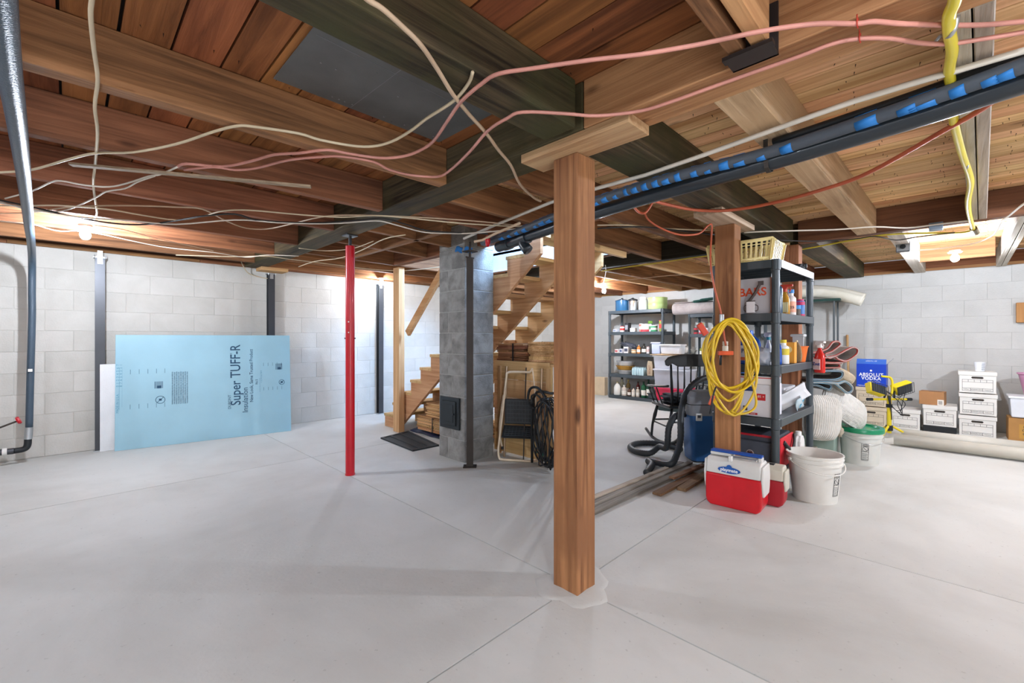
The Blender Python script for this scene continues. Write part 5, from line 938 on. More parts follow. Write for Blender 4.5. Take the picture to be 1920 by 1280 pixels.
for (a_, b_, n_) in (((0, 0), (0, 1), 13), ((0, 0), (1, 0), 8), ((1, 0), (1, 1), 13), ((0, 1), (1, 1), 8)):
    for k_ in range(n_ + 1):
        u = a_[0] + (b_[0] - a_[0]) * k_ / n_; v = a_[1] + (b_[1] - a_[1]) * k_ / n_; w_ = .014 if 0 < k_ < n_ else .03
        al = (b_[0] - a_[0], b_[1] - a_[1], 0); m = MB(); p = Vector(bp(u, v, .008)); q = Vector(bp(u, v, .148)); m.beam(p, q, .004, w_, up=al); m.build('slat', M_bk, t)
t = thing('web_camera', 'black camera with tangled wires on the shelf unit top corner', 'camera', (4.50, .93, 1.75)); MB().box(-.035, -.055, .02, .035, .055, .065).build('housing', M_black, t, bevel=.008, rot=(0, .2, .3)); MB().cyl((-.036, -.03, .045), (-.05, -.035, .043), .018, seg=14).build('lens', M_jack, t); MB().cyl((0, 0, 0), (0, 0, .03), .012, seg=8).build('foot', M_black, t)
m = MB(); random.seed(3)
for k_ in range(5): m.tube(smooth_path([(-.08 + random.uniform(-.05, .05), -.045 + random.uniform(-.02, .05), .012 + random.uniform(-.05, .05) * (k_ > 1)) for q in range(7)], 4), .0025, 5)
m.build('wires', M_black, t, smooth=True)
# second tier
t = thing('printed_box', 'grey box with red BARS lettering and orange side on the shelf unit', 'box', (3.69, .945, 1.356)); MB().box(0, 0, 0, .16, .36, .27).build('box', MF('#b9b4b6', rough=.5), t, bevel=.003); MB().box(.0, -.004, .0, .16, 0, .272).build('orange_side', MF('#e8792c'), t)
m = MB(); m.text('BARS', .085, face_mx(0, -.002, .125, .165), bold=.002); m.build('lettering', MF('#d2491f'), t)
t = thing('lantern', 'small white lantern-like holder hung on a black bracket before the box', 'lantern', (3.635, 1.065, 1.362)); MB().box(-.012, -.03, .0, .012, .03, .085).build('body', MF('#dcdbe0'), t, bevel=.003); m = MB(); m.tube(smooth_path([(-.005, .03, .06), (-.005, .045, .05), (-.005, .045, .02), (-.005, .03, .012)], 3), .0035, 6).tube(smooth_path([(-.005, -.03, .06), (-.005, -.048, .05), (-.005, -.048, .02), (-.005, -.03, .012)], 3), .0035, 6).tube([(0, -.03, .088), (0, .03, .088)], .004, 6); m.build('side_handles', MF('#4a3f3c'), t, smooth=True)
MB().tube(smooth_path([(0, .01, .09), (0, .0, .105), (0, -.03, .15), (0, -.055, .20), (0, -.065, .225)], 3), .006, 6, flat=2.0).build('bracket', MF('#4b403c'), t, smooth=True); MB().box(-.006, -.085, .205, .006, -.05, .235).build('bracket_head', MF('#4b403c'), t)
def spray(label, loc, c, cc, r=.035, h=.18, trig='#e9e7e4', rz=0, txt=None, labc=None, flatx=.6, rot=None, tc='#23262e'):
    t = thing('spray_bottle', label, 'spray bottle', loc, rot=rot or (0, 0, rz)); MB().lathe([(0, 0), (r * .95, 0), (r, .01), (r, h * .55), (r * .8, h * .75), (r * .38, h * .92), (r * .36, h), (0, h)], seg=20, sx=flatx).build('body', MF(c, rough=.25), t, smooth='a')
    MB().lathe([(0, h), (r * .45, h), (r * .45, h + .022), (0, h + .022)], seg=12).build('collar', MF(cc), t, smooth='a')
    m = MB(); m.prism([(-.055, h + .040), (-.055, h + .058), (.03, h + .058), (.042, h + .035), (.03, h + .02), (-.01, h + .02), (-.025, h + .04)], 'X', -.012, .012); m.build('spray_head', MF(trig), t, bevel=.004)
    MB().tube([(0, -.03, h + .04), (0, -.042, h + .02), (0, -.03, h - .005)], .004, 6).build('trigger', MF(trig), t)
    if labc: m = MB(); m.box(-r * flatx - .0015, -r * .75, h * .12, -r * flatx + .004, r * .75, h * .55); m.build('label', MF(labc), t, bevel=.006)
    if txt: m = MB(); m.text(txt, r * .75, face_mx(0, -r * flatx - .0025, 0, h * .35), bold=.0008); m.build('lettering', MF(tc), t)
    return t
item('bottle', 'tall dark blue bottle on the second shelf behind the upright', 'bottle', bott(.038, .25, .2, .5), MF('#1f3d55', rough=.25), (3.90, .955, 1.356), cap=(capp(.02, .25, .02), M_black))
spray('amber spray bottle with a red trigger on the second shelf', (4.09, .945, 1.356), '#c08a2e', '#c8402c', .036, .19, '#c8402c', labc='#e3d9a8')
item('bottle', 'white bottle with blue cap and printed label on the second shelf', 'bottle', bott(.036, .19, .25, .5), MF('#e4dcd8'), (4.26, .94, 1.356), cap=(capp(.022, .19, .03), MF('#2f7fc4')), lab=(.03, .12, .036, MF('#e8a78c'), 'Resolve'[:3]))
item('jar', 'short blue topped jar on the second shelf beside the white bottle', 'jar', [(0, 0), (.03, 0), (.03, .06), (0, .06)], MF('#4a4038'), (4.33, .915, 1.356), cap=(capp(.031, .06, .03), MF('#2f86c8')))
item('can', 'white can with crimson bands at the right end of the second shelf', 'can', [(0, 0), (.033, 0), (.033, .13), (.03, .135), (0, .135)], MF('#3f74b5'), (4.46, .915, 1.356), cap=([(0, .10), (.0338, .10), (.0338, .128), (.026, .13), (.026, .15), (0, .15)], MF('#c22a5e')), lab=(.0, .022, .0332, MF('#c9305f')))
# third tier
def jug(label, loc, c, cc, W, H, rz=0, lab=None, txt=None, name='detergent_jug', tc='#1d2c6b'):
    t = thing(name, label, 'jug', loc, rz); m = MB(); b = W / 2
    pg = [(-b, .0), (b, 0), (b * 1.04, .02), (b * 1.04, H * .45), (b * .9, H * .66), (b * .45, H * .82), (b * .36, H * .84), (-b * .36, H * .84), (-b * .5, H * .80), (-b * .95, H * .62), (-b * 1.04, H * .4), (-b * 1.04, .02)]
    m.prism(pg, 'X', -W * .30, W * .30); m.build('body', MF(c, rough=.25), t, bevel=.02, seg=3)
    MB().lathe([(0, H * .83), (b * .42, H * .83), (b * .42, H * .97), (b * .38, H), (0, H)], seg=16).build('cap', MF(cc, rough=.3), t, smooth='a')
    MB().tube(smooth_path([(0, -b * .5, H * .80), (0, -b * 1.12, H * .68), (0, -b * 1.2, H * .45), (0, -b * .98, H * .28)], 4), .011, 8).build('handle', MF(c, rough=.25), t, smooth=True)
    if lab: MB().box(-W * .30 - .0015, -b * .62, H * .12, -W * .29, b * .70, H * .56).build('label', MF(lab), t, bevel=.012)
    if txt: m = MB(); m.text(txt, H * .17, face_mx(0, -W * .30 - .0025, .0, H * .40), bold=.0012); m.build('lettering', MF(tc), t)
    if txt: MB().box(-W * .30 - .002, -b * .55, H * .13, -W * .295, b * .62, H * .22).build('label_stripe', MF('#e0703e'), t)
    return t
jug('big blue detergent jug with white label on the third shelf', (3.70, 1.10, .968), '#1e4fb0', '#2a63c8', .155, .262, math.radians(-25), '#e5e4ec', 'Pu', tc='#1d2c6b')
blob('plastic_bag', 'crumpled clear plastic bag before the blue detergent jug', 'bag', (3.67, .985, 1.035), (.03, .055, .065), MF('#b8c1d2', rough=.15), amp=.22, fr=5, seed=6, sub=3)
jug('smaller blue jug behind the front upright on the third shelf', (3.88, .96, .968), '#1f57b8', '#1f57b8', .10, .19, math.radians(-60))
spray('white spray bottle behind the front upright on the third shelf', (3.80, .99, .968), '#d9dce0', '#2f8fa0', .034, .19, '#ededee', rz=-.7)
item('bottle', 'white bottle with yellow cap and yellow label on the third shelf', 'bottle', bott(.04, .165, .25, .5), MF('#e6e6e2'), (4.02, .94, .968), cap=(capp(.022, .165, .025), MF('#e3c62f')), lab=(.07, .12, .04, MF('#d9c23a')))
t = thing('carton', 'orange and yellow baking-soda style carton on the third shelf', 'box', (4.16, .93, .968), -.05); MB().box(-.03, -.045, 0, .03, .045, .17).build('box', MF('#e9a03c'), t, bevel=.002); m = MB(); m.lathe([(0, 0), (.028, 0), (.028, .001), (0, .001)], seg=20, M=face_mx(0, -.0305, 0, .11)); m.build('round_emblem', MF('#f0d9a0'), t)
t = thing('scrub_brush', 'tan bristle brush leaning between the carton and orange tub', 'brush', (4.28, .90, .968), -.5); m = MB(); m.lathe([(0, 0), (.038, .01), (.045, .06), (.035, .13), (.012, .165), (0, .17)], seg=16, sx=.35); m.build('bristles', MF('#a48f70', rough=.95, bump=.6), t, smooth=True); m = MB(); m.tube(smooth_path([(0, .04, .02), (0, .05, .08), (0, .03, .15), (0, 0, .18)], 4), .008, 6); m.build('handle', MF('#e0c8a0'), t, smooth=True)
t = thing('orange_tub', 'orange plastic tub at the right end of the third shelf', 'tub', (4.44, .93, .968)); MB().lathe([(0, 0), (.055, 0), (.075, .125), (.08, .127), (.08, .135), (.07, .135), (.05, .008), (0, .008)], seg=28).build('tub', MF('#e2702a'), t, smooth='a')
clearbox('clear_container', 'clear plastic clamshell sticking up out of the orange tub', 'container', 4.46, .93, 1.085, .012, .12, .11, '#c6c8ca', '#d6d8da', rz=-.6)
spray('bright red spray bottle with white head hanging at the shelf end', (4.60, .80, .872), '#d42a20', '#e8e4e0', .050, .215, '#e8e6e3', rz=math.radians(-38), labc='#e9c9c4', txt='Zout', flatx=.62, rot=(0, .0, math.radians(-38)), tc='#1f3f8f')
# fourth tier
t = thing('white_box', 'white box with red stickers on the fourth shelf', 'box', (3.67, .93, .577)); MB().box(0, 0, 0, .26, .40, .245).build('box', MF('#dcdce2', rough=.5), t, bevel=.004)
m = MB(); m.box(-.0012, .045, .125, 0, .105, .175); m.build('red_sticker', MF('#c4262e'), t); MB().box(-.0012, .10, .012, 0, .16, .028).build('red_label', MF('#b3262c'), t); m = MB(); m.text('85 +', .025, face_mx(0, -.002, .075, .153)).text('KANZ', .012, face_mx(0, -.002, .13, .02)); m.build('lettering', MF('#f2e9e6'), t); MB().box(-.0012, .17, .04, 0, .2, .075).build('dark_emblem', MF('#3a3238'), t)
MB().box(-.0015, .12, .19, 0, .30, .225).build('navy_band', MF('#2a3c6a'), t)
t = thing('mailing_box', 'flat white mailing box with red stripe above the white box', 'box', (3.655, .93, .824)); MB().box(0, 0, 0, .24, .38, .06).build('box', MF('#e3e2e6', rough=.5), t, bevel=.003); MB().box(-.001, .0, .045, 0, .38, .052).build('red_stripe', MF('#c0383c'), t); MB().box(.0, -.001, .045, .24, 0, .052).build('red_stripe', MF('#c0383c'), t)
m = MB()
for k_ in range(6): m.box(.02 + k_ * .035, -.001, .012, .035 + k_ * .035, 0, .020)
m.build('small_marks', MF('#7a2a33'), t)
t = thing('bubble_envelope', 'white padded envelope sticking out of the fourth shelf', 'envelope', (4.195,0.915,0.692), rot=(0, -.50, math.radians(-45))); m = MB(); m.surf(lambda u, v: ((u - .5) * .27, .012 * math.cos((v - .5) * 5) + .004 * math.sin(9 * u), (v - .5) * .12), 10, 8); m.build('envelope', MF('#dedee0'), t, smooth=True, th=.014)
t = thing('zip_bag', 'clear zip bag with blue print at the fourth shelf edge', 'bag', (4.13, .865, .585), rot=(.0, math.radians(-10), 0)); m = MB(); m.surf(lambda u, v: (u * .24, .012 * math.sin(u * 8 + v * 3), v * .095), 10, 5); m.build('bag', MF('#c8dbe2', rough=.15, alpha=.8), t, smooth=True, th=.006); MB().prism([(0.03, .02), (.18, .05), (.18, .058), (.03, .028)], 'Y', -.012, -.008).build('blue_print', MF('#2f9bbf'), t); m = MB(); m.lathe([(0, 0), (.013, 0), (.013, .002), (0, .002)], seg=14, M=T(.19, -.014, .065) @ R('X', 90)); m.build('blue_disc', MF('#2a8fd0'), t)
clearbox('white_carton', 'white carton behind the padded envelope on the fourth shelf', 'box', 4.36, 1.10, .577, .34, .24, .17, '#dcdce0', '#e6e6ea')
# lowest tier: cooler bag
t = thing('cooler_bag', 'grey and red soft cooler bag on the lowest shelf', 'bag', (3.70, .90, .185)); MB().box(0, .0, 0, .42, .40, .20).build('bag_body', flat('bag_grey', '#4d515c', .8, bump=.3, scale=8), t, bevel=.02, seg=3); MB().box(-.004, .01, .20, .40, .39, .245).build('bag_top', flat('bag_slate', '#3f434e', .8), t, bevel=.015, seg=3)
MB().box(.03, -.012, .005, .40, .004, .235).build('red_side', MF('#d0212e', rough=.7), t, bevel=.01); MB().box(-.006, .01, .236, .01, .39, .252).build('red_piping', MF('#b3202e'), t, bevel=.003)
m = MB(); m.lathe([(0, 0), (.028, 0), (.028, .002), (0, .002)], seg=24, M=face_mx(0, -.001, .19, .10)); em = m.build('round_badge', MF('#b9a9a4'), t); m = MB(); m.lathe([(.018, .0021), (.022, .0021), (.022, .003), (.018, .003)], seg=24, M=face_mx(0, -.001, .19, .10)).box(-.0045, .175, .085, -.003, .205, .115); m.build('badge_emblem', MF('#4a2a2c'), em)
MB().tube(smooth_path([(.10, -.015, .20), (.16, -.03, .15), (.25, -.035, .12), (.34, -.03, .17), (.38, -.02, .22)], 4), .009, 6, flat=2).build('shoulder_strap', M_black, t, smooth=True)
jug('white jug with pale blue label at the right end of the lowest shelf', (4.32, .90, .185), '#e4e3e1', '#f0efec', .11, .205, math.radians(-95), '#9dbcdc', name='bleach_jug')
# ================================================================== totes, pillows and folded rugs
clearbox('storage_tote', 'pale green storage tote under the pillows and rugs', 'tote', 5.24, .93, 0, .42, .36, .36, '#8fa296', '#9aaba0'); clearbox('storage_tote', 'low beige tote under the hanging pillow', 'tote', 4.92, 1.02, 0, .18, .24, .13, '#b4ad9a', '#9b9482')
M_pil = mottled('pillow_fabric', '#d2cec6', '#bdb8ae', '#a49e93', 4, .95, .9, 30, .3); M_pil2 = mottled('ribbed_fabric', '#d6d4ce', '#c4c1b9', None, 3, .95, .3, 40)
def ribbed(m, sc_=14):
    nt = m.node_tree; b = nt.nodes['Principled BSDF']; tc = N(nt, 'ShaderNodeTexCoord'); wv = N(nt, 'ShaderNodeTexWave'); wv.inputs['Scale'].default_value = sc_; wv.inputs['Distortion'].default_value = 1.2; wv.inputs['Detail'].default_value = 1
    nt.links.new(tc.outputs['Object'], wv.inputs['Vector']); bp = N(nt, 'ShaderNodeBump'); bp.inputs['Strength'].default_value = .45; bp.inputs['Distance'].default_value = .008
    old = b.inputs['Normal'].links[0].from_socket; nt.links.new(old, bp.inputs['Normal']); nt.links.new(wv.outputs[0], bp.inputs['Height']); nt.links.new(bp.outputs[0], b.inputs['Normal'])
ribbed(M_pil2, 24); ribbed(M_pil, 17)
def pillow(label, center, sx_, sy_, sz_, rot, mat, ribs=0, seed=1):
    t = thing('pillow', label, 'pillow', center, rot=rot); b = MB(); bmesh.ops.create_icosphere(b.bm, subdivisions=5, radius=1)
    for v_ in b.bm.verts:
        c = v_.co; q = [math.copysign(abs(k) ** .62, k) for k in (c.x, c.y)]; w_ = 1 + .04 * math.sin(5 * c.x + seed) * math.sin(4 * c.y + seed)
        zz_ = c.z * sz_ * (1 - .25 * (abs(c.x) ** 4 + abs(c.y) ** 4)); v_.co = Vector((q[0] * sx_ * w_, q[1] * sy_ * w_, zz_ + (.004 * math.sin(ribs * q[0]) if ribs else .002 * math.sin(60 * q[0]) * math.sin(60 * q[1]))))
    b.build('cushion', mat, t, smooth=True); m = MB(); P = []
    for k_ in range(40): a_ = 2 * PI * k_ / 40; c, s = math.cos(a_), math.sin(a_); P.append((math.copysign(abs(c) ** .62, c) * sx_ * 1.0, math.copysign(abs(s) ** .62, s) * sy_ * 1.0, 0))
    m.tube(P, .006, 6, closed=True); m.build('piping', mat, t, smooth=True); return t
pillow('round-edged quilted cream pillow hanging in front of the totes', (4.799,0.818,0.451), .17, .20, .075, (math.radians(90), math.radians(5), math.radians(-45)), M_pil, seed=2)
pillow('ribbed cream pillow drooping to the right over the green lid', (5.165,0.705,0.525), .235, .155, .085, (math.radians(60), math.radians(35), math.radians(-45)), M_pil2, ribs=95, seed=5)
pillow('beige speckled cushion wedged behind the rugs', (5.595,0.754,0.783), .05, .10, .04, (math.radians(90), math.radians(-60), math.radians(-45)), mottled('beige_fleck', '#c0af97', '#a8967e', '#8b7b66', 5, .95, .6, 60, .5), seed=3)
blob('glove', 'beige work glove hanging below the ribbed pillow', 'glove', (4.997,0.717,0.316), (.035, .03, .05), MF('#aca08d', rough=.9), amp=.2, fr=4, seed=4, sub=3)
def rug(label, d0, pts, th_, wd, core, edge, yaw=45):
    """folded rug: pts are (lateral, height) of the fold line seen end-on, edge binding in another colour"""
    t = thing('folded_rug', label, 'rug'); P = [_f * d0 + _r * a_ + Vector((0, 0, z_)) for a_, z_ in pts]; P = smooth_path(P, 5)
    MB().ribbon([p + _f * wd / 2 for p in P], wd, th_, _f).build('pile', core, t, smooth='a'); MB().ribbon([p - _f * .004 for p in P], .012, th_ * 1.15, _f).build('binding', edge, t, smooth='a')
    MB().tube([p - _f * .012 for p in P], th_ * .33, 6).build('inner_line', core, t, smooth=True); return t
M_rg = mottled('rug_pile', '#c0b9b2', '#9d958f', '#b24a40', 8, .95, .5, 55, .75); M_rr = flat('rug_red', '#c8453c', .8, var=.15, scale=14); M_rb = flat('rug_blue', '#86b4cc', .8, var=.1, scale=14); M_rt = mottled('rug_taupe', '#a69f94', '#8a8378', None, 8, .95, .5, 60); M_rd = mottled('rug_dark', '#77706a', '#57514d', None, 9, .95, .5, 60)
def L2(px, py, d_=4.1): return ((px - 960) / 825 * d_, 1.17 + (634 - py) / 825 * d_)
E2 = lambda pl: [L2(a_, b_) for a_, b_ in pl]
rug('top red-edged rug folded with its loop curling up', 4.11, [(2.793,1.031), (2.932,1.066), (2.992,1.13), (3.041,1.14), (3.066,1.115), (3.032,1.081), (2.972,1.041), (2.882,1.011), (2.833,1.001)], .012, .30, M_rg, M_rr)
rug('second red-edged rug with a loop at its right end', 4.09, [(2.793,0.981), (2.982,1.001), (3.106,1.061), (3.166,1.086), (3.21,1.066), (3.196,1.016), (3.106,0.961), (3.032,0.976), (2.997,1.001), (2.942,0.986), (2.907,1.021), (2.957,1.041)], .012, .32, M_rg, M_rr)
rug('flat red-edged rug fold in the middle of the stack', 4.10, [(2.803,0.892), (3.032,0.897), (3.051,0.917), (3.022,0.936), (2.803,0.936)], .011, .32, M_rt, M_rr)
rug('red-edged rug layer lying just under the loops', 4.11, [(2.793,0.956), (3.007,0.941), (3.131,0.961), (3.2,1.011)], .012, .30, M_rg, M_rr)
rug('taupe rug fold hanging behind the blue-edged rugs', 4.23, [(2.882,0.842), (3.051,0.842), (3.131,0.892), (3.161,0.941), (3.131,0.961)], .03, .24, M_rt, M_rt)
rug('blue-edged dark rug folded into an open loop', 4.08, [(2.763,0.787), (2.957,0.782), (3.041,0.802), (3.066,0.842), (3.032,0.867), (2.833,0.867)], .015, .34, M_rd, M_rb)
rug('lower blue-edged rug with a loop dropping at the right', 4.06, [(2.763,0.762), (2.907,0.762), (3.007,0.753), (3.071,0.772), (3.131,0.728), (3.131,0.683), (3.091,0.668), (3.032,0.713), (2.982,0.753)], .014, .34, M_rt, M_rb)
rug('lowest blue-edged rug fold beside the shelf upright', 4.09, [(2.753,0.733), (2.833,0.733), (2.942,0.693), (2.967,0.733), (2.907,0.753), (2.783,0.762)], .013, .32, M_rd, M_rb)
# ================================================================== storage boxes along the right wall
M_bx = flat('file_box', '#dedbd5', .7, var=.03); M_bxd = flat('file_box_beige', '#cfc0a8', .7, var=.05)
proto_box = None
def filebox(label, x, yc, z, W=.31, Dp=.38, H=.25, mat=None, hole=True, proto=[None], rz=0, grp=None):
    t = thing('storage_box', label, 'box', (x, yc, z), rz, grp); mt = mat or M_bx
    MB().box(.004, -W / 2 + .004, 0, Dp, W / 2 - .004, H - .01).build('box', mt, t, bevel=.002, seg=1); MB().box(-.004, -W / 2 - .004, H - .045, Dp + .006, W / 2 + .004, H).build('lid', mt, t, bevel=.003, seg=1)
    if hole: m = MB(); m.prism([(-.042, H - .082), (.042, H - .082), (.052, H - .070), (.042, H - .058), (-.042, H - .058), (-.052, H - .070)], 'X', .0025, .0045); m.build('hand_hole', flat('hole_dark', '#37312c', .9), t)
    m = MB(); a, z0_, z1_, e_ = W / 2 - .03, .022, H - .095, .0028
    def ln(y0, z0q, y1, z1q): m.box(.0028, min(y0, y1) - e_ / 2, min(z0q, z1q) - e_ / 2, .0042, max(y0, y1) + e_ / 2, max(z0q, z1q) + e_ / 2)
    ln(-a, z0_, a, z0_); ln(-a, z1_, a, z1_); ln(-a, z0_, -a, z1_); ln(a, z0_, a, z1_); ln(-a, z0_ + .032, a, z0_ + .032); ln(-a, z1_ - .028, a, z1_ - .028)
    for q in (-.6, -.2, .2, .6): ln(a * q, z1_ - .028, a * q, z1_)
    ln(a * .45, z0_, a * .45, z0_ + .032); ln(-a * .35, z0_, -a * .35, z0_ + .032); m.build('printed_form', flat('print_grey', '#3a3a3c', .7), t)
    m = MB(); m.text('BANKERS BOX', .015, face_mx(0, .0028, 0.008, z0_ + .016)).text('Fellowes', .015, face_mx(0, .0028, -a * .68, z0_ + .016)).text('R-Kive', .016, face_mx(0, .0028, a * .74, z0_ + .016)); m.build('printed_words', MC['print_grey'], t)
    return t
sb = 'white printed storage boxes along the right wall'
filebox('white storage box at the bottom of the three-box stack', 7.58, -.235, 0, grp=sb); filebox('white storage box in the middle of the three-box stack', 7.57, -.24, .262, grp=sb); filebox('white storage box on top of the three-box stack under the measuring cup', 7.56, -.235, .524, grp=sb)
filebox('white storage box resting on the dark case beside the stack', 7.55, .085, .088, W=.30, grp=sb); filebox('white storage box on the floor right of the yellow work light', 7.60, .405, 0, W=.29, grp=sb)
filebox('beige storage box on the floor behind the yellow work light', 7.56, .745, 0, mat=M_bxd, W=.32, grp=sb); filebox('beige storage box under the blue vodka carton', 7.57, .745, .262, mat=M_bxd, W=.32, grp=sb)
o = MB().box(7.56, -.06, 0, 7.93, .235, .085).build('flat_case', M_black, bevel=.008); tag(o, 'flat dark case on the floor under a white storage box', 'case')
t = thing('vodka_carton', 'bright blue vodka carton with white lettering on the beige storage boxes', 'box', (7.58, .745, .515)); MB().box(0, -.155, 0, .24, .155, .31).build('carton', flat('carton_blue', '#1440b8', .4), t, bevel=.003)
MB().prism([(0, .31), (.0, .313), (.05, .375), (.053, .372)], 'Y', -.155, .155, M=Matrix(((1, 0, 0, 0), (0, 1, 0, 0), (0, 0, 1, 0), (0, 0, 0, 1)))).build('top_flap', flat('carton_blue_light', '#3f6cc4', .4), t); MB().prism([(0, 0), (.06, .07), (.058, .073), (-.002, .003)], 'X', .01, .23, M=T(0, -.155, .31) @ Matrix.Scale(-1, 4, (0, 1, 0))).build('side_flap', MF('#b9bcc4'), t)
m = MB(); m.text('ABSOLUT', .062, face_mx(0, -.002, 0, .165), bold=.0012, sx=.9, spacing=1.08); m.build('lettering', flat('letter_white', '#eef0f4', .5), t); m = MB(); m.text('VODKA', .062, face_mx(0, -.002, 0, .116), bold=.0012, sx=.9, spacing=1.08); m.build('lettering', MC['letter_white'], t); m = MB(); m.text('ABSOLUT', .028, face_mx(0, .022, 0, .347, -38), bold=.001); m.lathe([(0, 0), (.012, 0), (.012, .001), (0, .001)], seg=16, M=face_mx(0, -.001, .0, .222)); m.text('Country of Sweden', .017, face_mx(0, -.002, -.03, .075)).text('PREMIUM', .02, face_mx(0, -.002, .10, .016)); m.build('lettering', flat('letter_white', '#eef0f4', .5), t)
t = thing('brown_carton', 'small brown cardboard carton on the white storage box', 'box', (7.60, .16, .339), -.12); MB().box(0, -.115, 0, .17, .115, .165).build('carton', MF('#a97a50', rough=.8), t, bevel=.004); MB().box(-.001, -.113, .0, 0, -.055, .07).build('white_label', MF('#e2ddd4'), t); m = MB()
for k_ in range(5): m.box(-.002, -.098 + k_ * .007, .012, -.001, -.095 + k_ * .007, .055)
m.build('barcode', INKD, t); MB().box(.02, -.09, .1655, .06, .03, .167).build('top_slot', M_black, t)
t = thing('measuring_cup', 'white plastic measuring cup on the top storage box', 'cup', (7.68, -.26, .776)); MB().lathe([(0, 0), (.04, 0), (.052, .10), (.056, .108), (.05, .108), (.038, .006), (0, .006)], seg=24).build('cup', MF('#e8ebee', rough=.25), t, smooth='a'); m = MB()
for k_ in range(4): m.box(-.052, -.02, .02 + k_ * .022, -.046, .01, .024 + k_ * .022, M=R('Z', -20 + 45))
m.build('scale_marks', MF('#5f6f86'), t)
# right edge things
clearbox('white_tub', 'white lidded tub at the right edge of the photo', 'tub', 7.72, -.66, .27, .30, .34, .23, '#dcdfe4', '#e9ebee')
t = thing('brown_carton', 'brown carton with dark print under the white tub at right', 'box', (7.57, -.66, 0), 0); MB().box(0, -.18, 0, .30, .18, .262).build('carton', MF('#a97c46', rough=.8), t, bevel=.004); MB().box(-.001, -.16, .04, 0, .10, .20).build('printed_panel', MF('#b8893c'), t); m = MB(); m.text('Heavy', .04, face_mx(0, -.002, .02, .17)); m.build('lettering', INKD, t); m = MB(); m.text('Quality', .04, face_mx(0, -.002, .02, .13)); m.build('lettering', INKD, t); m = MB(); m.text('Goods', .04, face_mx(0, -.002, .02, .09)); m.build('lettering', INKD, t)
t = thing('pink_bucket', 'pink plastic bucket on the white tub at the right edge', 'bucket', (7.74, -.70, .513)); MB().lathe([(0, 0), (.09, 0), (.135, .24), (.15, .25), (.148, .262), (.125, .245), (.08, .01), (0, .01)], seg=28).build('bucket', MF('#c98fae'), t, smooth='a')
o = MB().box(8.07, -.80, 1.36, 8.142, -.575, 1.60).build('wooden_block', wood('block_wood', '#bd8458', '#96603a', 'Z'), bevel=.004); tag(o, 'wooden block fixed high on the right wall at the photo edge', 'block')
# rolled vinyl on the floor
def vroll(label, a, b, r, mat):
    t = thing('vinyl_roll', label, 'roll', a); d_ = Vector(b) - Vector(a); ln_ = d_.length; q = d_.to_track_quat('Y', 'Z').to_matrix().to_4x4(); m = MB(q); P = []
    for k_ in range(70): an = k_ * .33; rr_ = r * (.45 + .55 * k_ / 70); P.append((math.cos(an) * rr_, math.sin(an) * rr_))
    rows = [[m.v((x_, y_, z_)) for x_, z_ in P] for y_ in (0, ln_)]
    for k_ in range(69): m.f((rows[0][k_], rows[0][k_ + 1], rows[1][k_ + 1], rows[1][k_]))
    m.build('rolled_sheet', mat, t, smooth=True, th=.004); return t
M_vy = flat('vinyl_back', '#c2bdb0', .45, var=.06); vroll('front rolled vinyl sheet lying on the floor at right', (6.36, .43, .068), (6.42, -2.3, .068), .064, M_vy); vroll('rear rolled vinyl sheet lying before the storage boxes', (6.86, .40, .06), (6.90, -.62, .06), .056, flat('vinyl_pale', '#cdc9be', .45, var=.05))
# cream bent roll on its dark green stand
t = thing('cream_roll', 'cream bent roll of flooring sagging on the dark stand at right', 'roll'); P = smooth_path([(7.72, 1.75, 1.86), (7.72, 1.45, 1.865), (7.72, 1.2, 1.83), (7.71, 1.0, 1.765), (7.70, .84, 1.70)], 5); m = MB(); rows = []
for i, p in enumerate(P):
    tt = (P[min(i + 1, len(P) - 1)] - P[max(i - 1, 0)]).normalized(); up = Vector((1, 0, 0)).cross(tt).normalized(); rows.append([m.v(p + Vector((math.cos(a_) * r_ * .9, 0, 0)) + up * math.sin(a_) * r_) for a_, r_ in [(k_ * .33, .055 + .045 * k_ / 50) for k_ in range(50)]])
for a_, b_ in zip(rows, rows[1:]):
    for k_ in range(49): m.f((a_[k_], a_[k_ + 1], b_[k_ + 1], b_[k_]))
m.build('sheet', mottled('cream_sheet', '#d3cec0', '#c4bda9', '#b0a88f', 3, .6, .1, 30, .3), t, smooth=True, th=.005)
t = thing('shelf_stand', 'dark green topped stand carrying the cream roll', 'stand'); MB().box(7.60, 1.08, 1.70, 7.98, 1.95, 1.735).build('top', MF('#21403a', rough=.4), t, bevel=.012, seg=3); 
for xx, yy in ((7.64, 1.16), (7.94, 1.16), (7.64, 1.87), (7.94, 1.87)): MB().cyl((xx, yy, 0), (xx, yy, 1.70), .013, seg=10).build('leg', MF('#454b4d'), t, smooth='a')
m = MB().cyl((7.95, 1.02, .0), (8.10, 1.07, 1.22), .016, seg=10); tag(m.build('broom_handle', W_pine, smooth='a'), 'pale wooden broom handle leaning on the wall behind the rugs', 'handle')
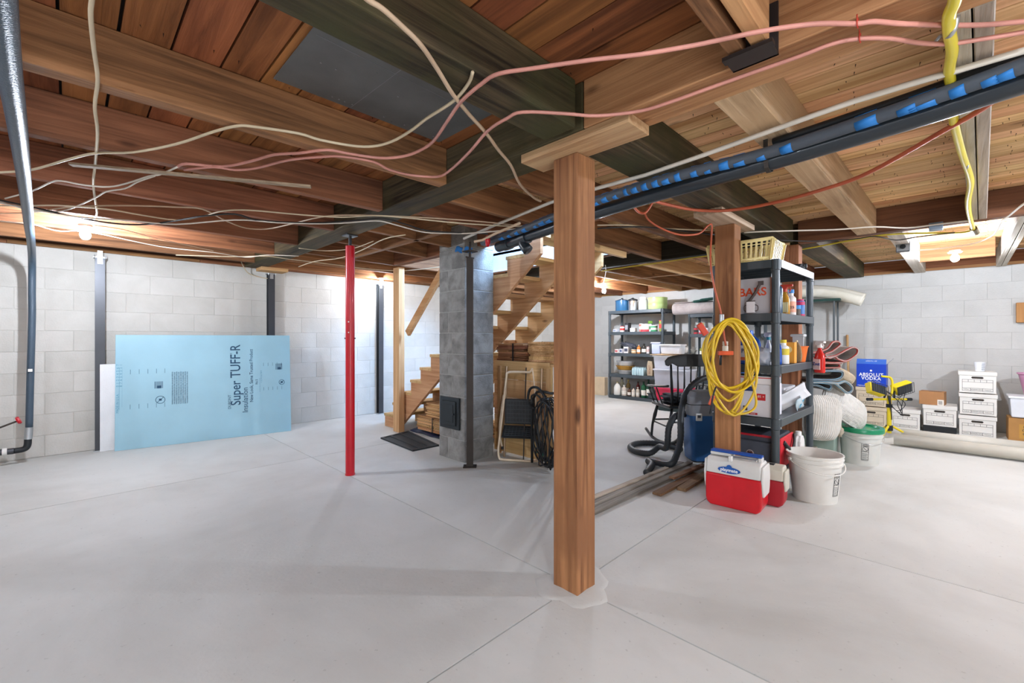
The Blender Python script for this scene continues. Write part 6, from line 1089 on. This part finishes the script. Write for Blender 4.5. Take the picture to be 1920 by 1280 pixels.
# ================================================================== yellow twin work light on tripod
t = thing('work_light', 'yellow twin-head work light on a tripod before the boxes', 'work light', (6.78, .50, 0), math.radians(-45)); M_yp = flat('worklight_yellow', '#dcc51e', .35, coat=.2)
MB().cyl((0, 0, .06), (0, 0, .50), .022, seg=14).build('mast', M_yp, t, smooth='a'); MB().cyl((0, 0, .36), (0, 0, .40), .03, seg=14).build('clamp', M_black, t, smooth='a'); MB().cyl((0, 0, .09), (0, 0, .15), .034, seg=14).build('hub', M_black, t, smooth='a')
for a_ in (-150, -25, 80): c, s = math.cos(math.radians(a_)), math.sin(math.radians(a_)); MB().cyl((c * .03, s * .03, .14), (c * .24, s * .24, .01), .013, seg=8).build('leg', M_yp, t, smooth='a')
MB().cyl((-.20, 0, .455), (.21, 0, .455), .013, seg=10).build('crossbar', M_yp, t, smooth='a'); MB().cyl((.20, 0, .455), (.26, 0, .455), .018, seg=10).build('grip', M_black, t, smooth='a'); MB().cyl((-.26, 0, .455), (-.20, 0, .455), .018, seg=10).build('grip', M_black, t, smooth='a')
MB().tube(smooth_path([(.02, 0, .50), (.035, 0, .56), (.035, 0, .66), (.01, 0, .71), (-.05, -.01, .72), (-.10, -.01, .725)], 4), .012, 8).build('carry_handle', M_yp, t, smooth=True)
for s_, tl in ((-1, .5), (1, -.35)):
    hm = MB(T(s_ * .15, -.02, .575) @ R('Y', -s_ * 18) @ R('X', -25 if s_ < 0 else 15)); hm.prism([(-.085, -.055), (.085, -.055), (.105, .065), (-.105, .065)], 'Y', -.01, .07); hd = hm.build('lamp_head', M_yp, t, bevel=.012, seg=2)
    gm = MB(T(s_ * .15, -.02, .575) @ R('Y', -s_ * 18) @ R('X', -25 if s_ < 0 else 15)); gm.box(-.085, -.022, -.05, .085, -.012, .055); gm.build('glass', flat('dark_glass', '#3b3f42', .15), hd, bevel=.004)
    wm = MB(T(s_ * .15, -.02, .575) @ R('Y', -s_ * 18) @ R('X', -25 if s_ < 0 else 15))
    for k_ in range(7): wm.cyl((-.08 + k_ * .0267, -.03, -.055), (-.08 + k_ * .0267, -.03, .062), .002, seg=5)
    wm.tube([(-.1, -.03, -.058), (.1, -.03, -.058), (.1, -.03, .065), (-.1, -.03, .065)], .0035, 5, closed=True); wm.build('wire_guard', M_black, hd)
    MB().tube(smooth_path([(s_ * .06, 0, .47), (s_ * .05, -.01, .53), (s_ * .07, 0, .56)], 3), .01, 6).build('bracket', M_black, t, smooth=True)
random.seed(9); m = MB()
for k_ in range(4): m.tube(smooth_path([(.12 * (k_ % 2 * 2 - 1) + .05, -.03, .56), (.14 - .03 * k_, -.05, .42), (.05 + .02 * k_, -.06, .33 - .02 * k_), (-.02, -.045, .40), (-.05 + .01 * k_, -.04, .50), (.0, -.03, .30), (.005, -.03, .22)], 5), .004, 5)
m.build('power_cord', M_black, t, smooth=True)
